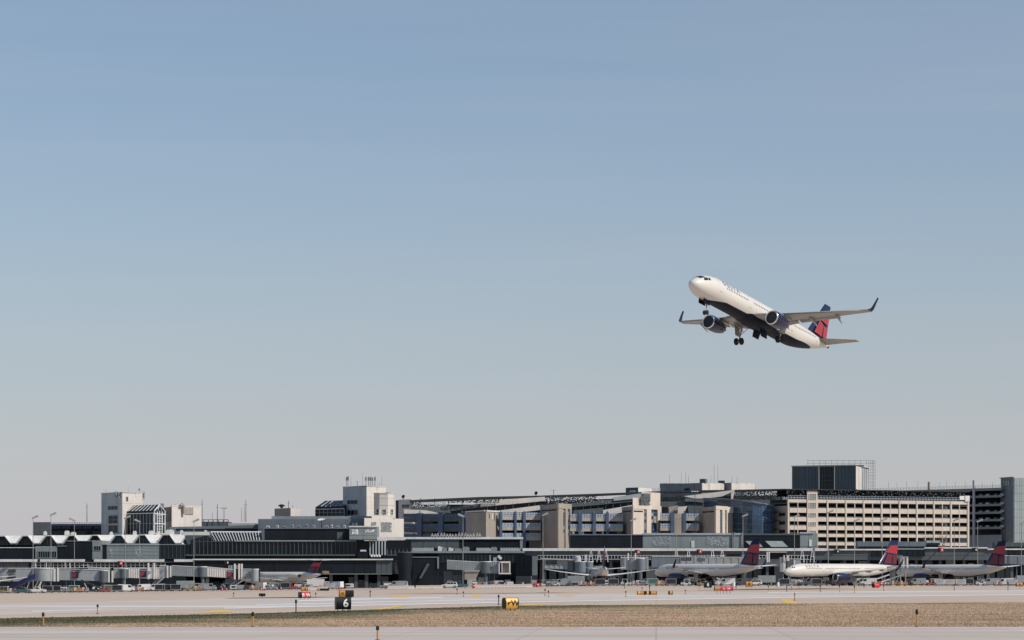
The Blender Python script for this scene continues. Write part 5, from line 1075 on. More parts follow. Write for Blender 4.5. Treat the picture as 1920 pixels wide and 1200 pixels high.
tunnel(t, D - 2, 870, 899, 1070.5, 1070.5, 1071.6, 1071.6, m_jbw, 0, 4, 'shelter_roof'); fpoly(t, Face(868, D - 2, 902, D - 2), [(871, 1072), (898, 1072), (892, 1086), (871, 1087)], m_brown, -.3, 3, 'shelter')
for p0, p1, y0 in ((832, 848, 1071), (849, 868, 1078)): wall(t, Face(p0 - 1, D + 3, p1 + 1, D + 3), p0, p1, y0, None, m_panel2, 0, 2, 'ground_room')
t = bridge('grey jet bridge with dark maroon name board left of the tail-on airliner', 1045, D + 6); tunnel(t, D + 6, 1019, 1066, 1049, 1050.5, 1066, 1067.5, m_jb, 9); tunnel(t, D + 5, 1015, 1075, 1047.5, 1049, 1048.6, 1050.2, m_wframe, 0, 3.4, 'roof_duct'); signboard(t, D + 6, 1024, 1044, 1051, 1058, False); rotunda(t, D + 6, 1073, 1.3, 1051, 1071); rotunda(t, D + 4, 1089, 1.9, 1054, 1074, m_blgr); rotunda(t, D + 4, 1104, 1.4, 1054, 1074, m_blgr, False); MB().lathe(W(1083, 1054, D + 4), (0, 0, 1), [(0, 1.1), (1.6, 1.1), (2.0, .7)], 14).build('roof_tank', m_conc, t, smooth=True); legs(t, D + 6, 1060, 1068, m_jbd)
for px in (1097, 1100): post(t, D + 4, px - .6, px + .8, 1040, 1054, m_white, 'vent_pipe', .3)
def aframe(px, D, y0, y1, label):
    a = W(px, y0, D); o = thing('lattice_mast', label, 'mast', (PX(px, D), D, PZ(y1, D)), group='white A-shaped masts'); w = (PZ(y0, D) - PZ(y1, D)) * .30
    for k in (-1, 1): MB().tube(W(px + k * 4, y1, D), a + Vector((k * .15, 0, 0)), .12, .09, 6).build('leg', m_wframe, o)
    MB().tube(W(px - 2.2, (y0 + y1) / 2, D), W(px + 2.2, (y0 + y1) / 2, D), .1, .1, 5).build('crossbar', m_wframe, o)
for px, y0 in ((1108, 1033), (1123, 1033), (1136, 1032.5), (1268, 1029), (1291, 1030), (1336, 1030), (1354, 1031), (1504, 1031), (1523, 1033)): aframe(px, 775, y0, 1054, 'white A-shaped mast rising from the grey walkway before the glazed gate band')
t = bridge('teal grey lattice jet bridge with pale posts between the tail-on and winglet airliners', 1195, D + 10); tunnel(t, D + 10, 1164, 1216, 1045, 1045, 1068, 1068, m_jb, 5); rotunda(t, D + 9, 1201, 1.3, 1048, 1070, m_blgr); tunnel(t, D + 12, 1222, 1276, 1043, 1043.5, 1064, 1064, m_blgr)
for px in (1178, 1191.5): post(t, D + 9, px - 1.2, px + 1.2, 1037, 1050, m_jbw, 'lift_column', .5)
legs(t, D + 10, 1185, 1069, m_jbd); signboard(t, D + 12, 1277, 1296, 1045, 1051.5, False)
t = bridge('long low grey walkway behind the fuselage of the winglet airliner', 1340, D + 16); tunnel(t, D + 16, 1270, 1396, 1044, 1045, 1060, 1060, m_jb, 14); wall(t, Face(1300, D + 16, 1330, D + 16), 1307, 1322, 1046, 1052, m_jbd, .2, .3, 'vent'); tunnel(t, D + 14, 1418, 1476, 1046.5, 1046.5, 1062, 1062, m_jb, 18); wall(t, Face(1440, D + 12, 1475, D + 12), 1443, 1474, 1036, 1048, m_navy, 0, 4, 'dark_plant'); tunnel(t, D + 11, 1440, 1475, 1035, 1035, 1036.5, 1036.5, m_conc, 0, 4, 'plant_roof')
for px in (1438.5, 1442): post(t, D + 11, px - 1.2, px + 1.2, 1034.5, 1054, m_jbw, 'lift_column', .5)
legs(t, D + 16, 1330, 1061, m_jbd); wall(t, Face(1355, D + 12, 1395, D + 12), 1362, 1390, 1038, 1044, m_navy, 0, 2, 'dark_plant')
t = bridge('white posted jet bridge cab docked at the sunlit white airliner', 1480, D - 20)
for p0, p1, mt in ((1463, 1469, m_jb), (1469, 1473, m_jbw), (1476, 1487, m_jbd), (1488, 1491, m_jbw), (1491, 1501, m_jb)): tunnel(t, D - 20, p0, p1, 1048 - (p0 % 3), 1048 - (p0 % 3), 1072, 1072, mt, 0, 3.4, 'cab')
for px in (1470, 1476, 1478.5): post(t, D - 20, px - 1, px + 1, 1041, 1052, m_jbw, 'lift_column', .4)
legs(t, D - 20, 1474, 1072, m_jb)
t = bridge('grey jet bridge cab docked at the nose of the shaded grey airliner', 1697, D + 10)
for p0, p1, mt in ((1688, 1693, m_jb), (1693.5, 1696, m_jbw), (1697, 1700, m_jbd), (1700, 1703, m_jbw)): tunnel(t, D + 10, p0, p1, 1044.5, 1044.5, 1064, 1064, mt, 0, 3.4, 'cab')
legs(t, D + 10, 1694, 1064, m_jb); railing(t, Face(1672, D + 10, 1695, D + 10), 1674, 1692, 1041, 1047, 6, m_frame, .6, 0, 2)
t = bridge('smooth blue grey jet bridge behind the tail of the shaded grey airliner', 1905, D + 20); tunnel(t, D + 20, 1884, 1960, 1042, 1043, 1057, 1061, m_blgr, 16); legs(t, D + 20, 1912, 1060, m_jbd)
for px, y0, lab in ((226, 1052, 'red gate number box on the folded roof concourse behind the white corrugated jet bridge'), (1196, 1031, 'red gate number box above the teal lattice jet bridge'), (1312, 1030, 'red gate number box above the winglet airliner'), (1570, 1030, 'dark gate number box above the sunlit white airliner'), (1765, 1027, 'red gate number box above the shaded grey airliner'), (1829, 1027, 'dark gate number box between bare shrubs and the red fin'), (426, 1051, 'dark gate number box above the long corrugated jet bridge')):
    f = Face(px - 10, 782 if px < 400 else 779 if px < 500 else 789 if px < 1540 else 802, px + 10, 782 if px < 400 else 779 if px < 500 else 789 if px < 1540 else 802)
    o = thing('gate_sign', lab, 'sign', (f.at(px).x, f.at(px).y, PZ(y0 + 8, f.A.y))); MB().fbox(f, px - 5.5, px + 1.5, y0, y0 + 8, 0, 1.4).build('box', m_blk, o); wall(o, f, px - 1.8, px + 4.2, y0 + .6, y0 + 7.4, m_redsign if 'red' in lab[:4] else m_blk, .15, .3, 'face'); wall(o, f, px + .2, px + 2.2, y0 + 2.2, y0 + 5.4, m_wht, .2, .1, 'number')
    MB().fbox(f, px - 2, px - 1, y0 + 2, y0 + 4, -1.3, 6).build('bracket', m_blk, o)

# ---------------------------------------------------------------- floodlight poles
flag = {}
m_pole = M('weathered_pole', (.27, .265, .25), .6, var=.2, scale=.8)
def make_pole():
    t = thing('light_pole', '', 'street lamp'); MB().tube((0, 0, -.2), (0, 0, .5), .24, .17, 10).tube((0, 0, .5), (0, 0, 10), .13, .08, 10).build('pole', m_pole, t, smooth=True, local=True)
    o = MB().hexa([(-.25, -.45, -.12), (1.75, -.45, .62), (1.75, .45, .62), (-.25, .45, -.12), (-.35, -.45, .22), (1.45, -.45, 1.10), (1.45, .45, 1.10), (-.35, .45, .22)]).build('lamp_head', m_frame, t, local=True)
    MB().hexa([(-.1, -.38, -.12), (1.65, -.38, .54), (1.65, .38, .54), (-.1, .38, -.12), (-.1, -.38, -.04), (1.65, -.38, .60), (1.65, .38, .60), (-.1, .38, -.04)]).build('lens', m_white, o, local=True)
    return t
P0 = make_pole()
for px, y0, s, lab in ((62, 972, 1, 'tall floodlight pole left of the twin pole before the folded roof'), (95.5, 966.5, 1, 'tallest floodlight pole before the folded roof, beside the white pickup'), (139.5, 977, -1, 'floodlight pole behind the first red bridge sign, head turned away from its twin'),
    (234.5, 972.5, 1, 'floodlight pole before the gabled glass house with head leaning to the gable'), (261.5, 979, -1, 'floodlight pole before the gabled glass house with head leaning to the tower'), (363.5, 978.5, 1, 'floodlight pole before the ribbed skylight'),
    (868, 969, -1, 'floodlight pole before the ribbed jet bridge and brown stair block'), (1018, 967, 1, 'floodlight pole before the brown lift tower'), (1183.5, 977, 1, 'floodlight pole before the stepped lift tower'), (1268, 971, 1, 'floodlight pole between the two grilles of the grey panels'),
    (1393, 969, 1, 'floodlight pole before the curved blue glass'), (1489.5, 970, 1, 'floodlight pole at the near corner of the beige ramp'), (1553, 962, 1, 'floodlight pole before the stair bay of the beige ramp'), (1602, 978, 1, 'floodlight pole before the middle of the beige ramp, left of the red fin'), (1654, 977, 1, 'floodlight pole just beside the fin of the sunlit airliner'),
    (1789, 977, 1, 'floodlight pole at the far end of the beige ramp'), (1833, 979, 1, 'floodlight pole before the car rows of the grey ramp'), (1915, 982, 1, 'floodlight pole before the glazed stair tower')):
    D = 775 if px > 1150 or px in (139.5, 261.5) else 748; x = PX(px, D); g = gz(x, D); top = PZ(y0, D) - g
    o = place(P0, flag, (x, D, g), 0 if s > 0 else R(200), lab, 'apron floodlight poles')
    for c in o.children:
        if c.name.startswith('pole'): c.scale = (1, 1, top / 10)
        else: c.location = (0, 0, top)
for px, y0, y1, D in ((1038, 916, 950, 905), (1062, 955, 1000, 930)):
    pass
t = thing('canopy_lamp_mast', 'lamp mast with a cluster of round heads above the dark canopy', 'lamp', (PX(1038, 915), 915, PZ(947, 915))); h = PZ(919, 915) - PZ(947, 915)
MB().tube((0, 0, -1), (0, 0, h), .12, .1, 6).build('mast', m_truss, t, local=True)
for k in (-1.1, -.4, .4, 1.1): MB().lathe((k, 0, h - .1), (0, 0, 1), [(0, .3), (.25, .3)], 10).build('lamp_head', m_white, t, local=True)
MB().tube((-1.1, 0, h), (1.1, 0, h), .06, .06, 5).build('crossbar', m_truss, t, local=True)
t = thing('canopy_lamp_mast', 'lamp mast with pale heads before the prow-like parapet', 'lamp', (PX(1303, 880), 880, PZ(1000, 880))); h = PZ(922, 880) - PZ(1000, 880)
MB().tube((0, 0, -1), (0, 0, h), .13, .1, 6).build('mast', m_truss, t, local=True)
for k in (-.9, 0, .9): MB().box(k - .35, k + .35, -.3, .3, h - .05, h + .3).build('lamp_head', m_white, t, local=True)

# ---------------------------------------------------------------- ground vehicles and equipment (local frame: facing -x)
v_white = M('vehicle_white', (.66, .65, .63), .35, var=.04, coat=.3); v_teal = M('vehicle_teal', (.04, .11, .13), .4); v_grey = M('vehicle_grey', (.28, .31, .31), .45); v_navy = M('vehicle_navy', (.012, .022, .10), .4)
v_or = M('vehicle_orange', (.36, .165, .075), .6, var=.25); v_red = M('vehicle_red', (.50, .055, .045), .5, var=.15); v_yel = M('vehicle_yellow', (.34, .26, .12), .6, var=.25); v_green = M('vehicle_green', (.05, .16, .11), .5); v_conc = M('barrier_concrete', (.56, .50, .45), .85, var=.12, scale=1.2); v_tan = M('barrier_tan', (.58, .48, .40), .8, var=.06); v_curt = M('curtain_dark', (.016, .020, .024), .7)
def wheels(t, xs, r, w, half):
    for x in xs:
        for k in (-1, 1): wl = MB().lathe((x, k * half - w / 2, r), (0, 1, 0), [(0, r * .55), (0, r * .9), (w * .2, r), (w * .8, r), (w, r * .9), (w, r * .55)], 14).build('wheel', tyre, t, smooth=True, local=True); MB().lathe((x, k * half + k * w * .5 - k * .02, r), (0, k, 0), [(0, r * .5), (.04, r * .45)], 10).build('rim', m_steel, wl, local=True)
def prof(t, name, mat, pts, half, y0=None): return MB().extr([(x, -half if y0 is None else y0, z) for x, z in pts], (0, 2 * half, 0)).build(name, mat, t, local=True)
def sidewin(t, b, pts, half):
    for k in (-1, 1): MB().extr([(x, k * half, z) for x, z in pts], (0, k * .02, 0)).build('side_window', glassd, b, local=True)
def pickup(mat):
    t = thing('pickup_truck', '', 'pickup'); b = prof(t, 'body', mat, [(-2.7, .45), (-2.75, .95), (-2.5, 1.12), (-1.25, 1.2), (.35, 1.2), (.36, 1.15), (2.7, 1.15), (2.72, .5), (2.3, .42), (-2.3, .42)], .95)
    prof(t, 'cab', mat, [(-1.25, 1.2), (-.65, 1.85), (.25, 1.88), (.38, 1.2)], .84); sidewin(t, b, [(-1.0, 1.25), (-.6, 1.75), (.15, 1.78), (.25, 1.25)], .845); wheels(t, (-1.75, 1.7), .4, .28, .85)
    MB().box(-.05, .35, -.5, .5, 1.88, 2.02).build('light_bar', v_or, t, local=True)
    for k in (-1, 1): MB().box(-2.78, -2.7, k * .75 - .14, k * .75 + .14, .8, 1.0).build('headlight', chrome, b, local=True)
    return t
def suv(mat):
    t = thing('utility_vehicle', '', 'car'); b = prof(t, 'body', mat, [(-2.4, .4), (-2.45, .95), (-1.2, 1.12), (2.3, 1.15), (2.4, .5), (-2.0, .35)], .93); prof(t, 'cabin', mat, [(-1.25, 1.1), (-.55, 1.78), (2.0, 1.8), (2.3, 1.12)], .84)
    for q in ([(-1.0, 1.16), (-.5, 1.66), (.15, 1.68), (.15, 1.16)], [(.25, 1.16), (.25, 1.68), (1.05, 1.69), (1.1, 1.16)], [(1.2, 1.16), (1.2, 1.69), (1.8, 1.66), (2.0, 1.18)]): sidewin(t, b, q, .845)
    wheels(t, (-1.5, 1.5), .4, .26, .84); return t
def van(mat):
    t = thing('service_van', '', 'van'); b = prof(t, 'body', mat, [(-2.6, .4), (-2.65, 1.05), (-1.9, 1.3), (-1.3, 2.2), (2.5, 2.3), (2.6, .5), (-2.2, .35)], .98); sidewin(t, b, [(-1.7, 1.35), (-1.2, 2.0), (-.5, 2.05), (-.5, 1.35)], .985); MB().hexa([(-2.0, -.8, 1.28), (-1.95, -.8, 1.25), (-1.95, .8, 1.25), (-2.0, .8, 1.28), (-1.42, -.75, 2.1), (-1.3, -.75, 2.1), (-1.3, .75, 2.1), (-1.42, .75, 2.1)]).build('windscreen', glassd, b, local=True); wheels(t, (-1.7, 1.6), .38, .26, .88); return t
def boxtruck(cab, box):
    t = thing('box_truck', '', 'truck'); prof(t, 'cab', cab, [(-3.6, .5), (-3.65, 1.3), (-3.3, 2.35), (-2.0, 2.4), (-2.0, .5)], 1.05); b = MB().box(-1.8, 3.5, -1.15, 1.15, .95, 3.1).build('cargo_box', box, t, local=True); MB().box(-3.4, 3.4, -.5, .5, .55, .85).build('chassis', dkm, t, local=True)
    for k in (-1, 1): MB().box(-3.2, -2.3, k * 1.055 - .01, k * 1.055 + .01, 1.45, 2.15).build('side_window', glassd, t, local=True)
    MB().box(-3.55, -3.45, -.9, .9, 1.45, 2.2).build('windscreen', glassd, t, local=True); wheels(t, (-2.8, 2.2), .48, .3, .95); return t
def tug(mat):
    t = thing('baggage_tractor', '', 'tractor'); prof(t, 'body', mat, [(-1.5, .35), (-1.5, .95), (-.3, 1.0), (-.2, .75), (.6, .75), (.7, 1.0), (1.4, 1.0), (1.45, .4)], .75); MB().box(-.1, .6, -.55, .55, .75, .95).build('seat', dkm, t, local=True); MB().box(.5, .62, -.55, .55, .95, 1.35).build('backrest', dkm, t, local=True); MB().tube((-.3, 0, .95), (-.1, 0, 1.3), .03).build('steering_column', dkm, t, local=True)
    for x in (-.45, .95):
        for k in (-1, 1): MB().tube((x, k * .68, .95), (x, k * .68, 1.95), .04).build('roof_post', mat, t, local=True)
    MB().box(-.6, 1.1, -.75, .75, 1.95, 2.03).build('roof', mat, t, local=True); wheels(t, (-.95, .9), .36, .25, .72); return t
def cart(curt, fr):
    t = thing('baggage_cart', '', 'baggage cart'); MB().box(-1.5, 1.5, -.8, .8, .45, .58).build('deck', fr, t, local=True); MB().box(-1.42, 1.42, -.72, .72, .58, 2.0).build('curtain', curt, t, local=True); MB().box(-1.56, 1.56, -.86, .86, 2.0, 2.12).build('roof', fr, t, local=True)
    for x in (-1.5, 1.5):
        for k in (-1, 1): MB().box(x - .05, x + .05, k * .8 - .05, k * .8 + .05, .5, 2.0).build('corner_post', fr, t, local=True)
    MB().tube((-1.5, 0, .42), (-2.3, 0, .35), .05).build('tow_bar', dkm, t, local=True); wheels(t, (-1.0, 1.0), .26, .2, .6); return t
def belt(mat, rise=3.6, thick=.35, ln=7.5):
    t = thing('belt_loader', '', 'belt loader'); MB().box(-2.2, 2.2, -.9, .9, .4, .95).build('chassis', mat, t, local=True); a = math.atan2(rise - 1, ln)
    MB().hexa([(-ln / 2, -.6, .8), (ln / 2, -.6, rise), (ln / 2, .6, rise), (-ln / 2, .6, .8), (-ln / 2, -.6, .8 + thick), (ln / 2, -.6, rise + thick), (ln / 2, .6, rise + thick), (-ln / 2, .6, .8 + thick)]).build('conveyor', mat, t, local=True); MB().hexa([(-ln / 2 + .2, -.45, .83 + thick), (ln / 2 - .1, -.45, rise + thick), (ln / 2 - .1, .45, rise + thick), (-ln / 2 + .2, .45, .83 + thick), (-ln / 2 + .2, -.45, .9 + thick), (ln / 2 - .1, -.45, rise + thick + .05), (ln / 2 - .1, .45, rise + thick + .05), (-ln / 2 + .2, .45, .9 + thick)]).build('belt', dkm, t, local=True)
    MB().tube((1.2, .5, .9), (2.2, .5, rise * .8), .09).tube((1.2, -.5, .9), (2.2, -.5, rise * .8), .09).build('lift_strut', m_steel, t, local=True); MB().box(-1.6, -.8, -.85, -.62, .95, 1.5).build('seat', dkm, t, local=True); wheels(t, (-1.5, 1.5), .4, .26, .8); return t
def dolly(mat, load):
    t = thing('loaded_dolly', '', 'dolly'); MB().box(-1.4, 1.4, -.75, .75, .4, .52).build('deck', mat, t, local=True); wheels(t, (-.9, .9), .24, .18, .6)
    rn = random.Random(hash(mat.name) % 99)
    for k, (x, w, h) in enumerate(((-1.0, .35, .7), (-.3, .3, 1.0), (.35, .32, .6), (.98, .36, .85))): MB().box(x - w, x + w * .8, -.6, .6, .52, .52 + h).build('load_box', load[k % len(load)], t, local=True)
    MB().tube((-1.4, 0, .42), (-2.1, 0, .35), .05).build('tow_bar', dkm, t, local=True); return t
def tank(mat):
    t = thing('service_tank_cart', '', 'tank'); MB().lathe((-1.2, 0, 1.25), (1, 0, 0), [(0, .3), (.12, .62), (1.5, .62), (1.62, .3)], 16).build('vessel', mat, t, smooth=True, local=True); MB().box(.5, 1.2, -.6, .6, .5, 1.5).build('pump_box', v_grey, t, local=True); MB().box(-1.25, 1.25, -.7, .7, 1.95, 2.02).build('canopy', v_grey, t, local=True); MB().tube((-1.15, .6, .5), (-1.15, .6, 1.95), .04).tube((1.15, .6, .5), (1.15, .6, 1.95), .04).tube((-1.15, -.6, .5), (-1.15, -.6, 1.95), .04).tube((1.15, -.6, .5), (1.15, -.6, 1.95), .04).build('canopy_posts', dkm, t, local=True); MB().box(-1.1, 1.1, -.8, .8, .38, .5).build('frame', dkm, t, local=True); wheels(t, (-.7, .7), .24, .18, .7); return t
def cone():
    t = thing('traffic_cone', '', 'cone'); MB().lathe((0, 0, .05), (0, 0, 1), [(0, .26), (.5, .13), (.95, .05)], 12).build('body', v_red, t, smooth=True, local=True); MB().box(-.32, .32, -.32, .32, 0, .06).build('base', v_red, t, local=True); MB().lathe((0, 0, .5), (0, 0, 1), [(0, .158), (.18, .122)], 12, cap=False).build('reflective_band', m_wht, t, local=True); return t
def drum(mat):
    t = thing('barrier_drum', '', 'drum'); MB().lathe((0, 0, 0), (0, 0, 1), [(0, .45), (.1, .42), (1.0, .34), (1.15, .2)], 14).build('body', mat, t, smooth=True, local=True)
    for z in (.35, .7): MB().lathe((0, 0, z), (0, 0, 1), [(0, .415 - z * .06), (.14, .405 - z * .06)], 14, cap=False).build('reflective_band', m_wht, t, local=True)
    return t
def jersey(mat, ln=3.):
    t = thing('jersey_barrier', '', 'barrier'); MB().extr([(-ln / 2, y, z) for y, z in ((-.32, 0), (-.32, .15), (-.14, .4), (-.09, .95), (.09, .95), (.14, .4), (.32, .15), (.32, 0))], (ln, 0, 0)).build('body', mat, t, local=True); MB().box(-ln * .3, -ln * .2, -.33, .33, 0, .09).build('drain_slot', dkm, t, local=True); return t
def container(mat):
    t = thing('cargo_container', '', 'container'); MB().extr([(x, -.75, z) for x, z in ((-1.3, .35), (-1.6, .8), (-1.6, 1.9), (1.5, 1.9), (1.5, .35))], (0, 1.5, 0)).build('shell', mat, t, local=True); MB().box(-1.4, 1.5, -.8, .8, .2, .34).build('dolly_deck', dkm, t, local=True); MB().box(-1.2, 1.2, -.77, -.75, .5, 1.75).build('door_panel', m_steel, t, local=True); wheels(t, (-.9, .9), .2, .16, .6); return t
pro = dict(pw=pickup(v_white), pt=pickup(v_teal), suv=suv(v_white), van=van(v_white), vang=van(v_grey), bt=boxtruck(v_white, v_white), btg=boxtruck(v_grey, v_grey), tw=tug(v_white), tg=tug(v_grey), ty=tug(v_yel), tr=tug(v_red), cd=cart(v_curt, m_steel), cg=cart(v_green, v_white),
           bn=belt(v_navy, 4.4, 1.5, 8), bd=belt(dkm, 3.4, .4, 6.5), bw=belt(v_white, 3.2, .4, 7), do=dolly(v_or, [v_or, v_tan, v_yel]), dg=dolly(v_grey, [v_grey, v_tan, v_red]), tk=tank(v_grey), tkw=tank(v_white), cone=cone(), dr=drum(v_red), drw=drum(v_white), jt=jersey(v_tan, 4.), jw=jersey(v_conc, 3.), ct=container(v_tan), cs=container(m_steel))
near = {}
def put(k, px, D, rz, lab, group): x = PX(px, D); return place(pro[k], flag, (x, D, gz(x, D)), R(rz), lab, group)
g1 = 'apron vehicles'; g2 = 'baggage carts'; g3 = 'tractors'; g4 = 'cones and drums on the apron'; g5 = 'barriers'; g6 = 'dollies'
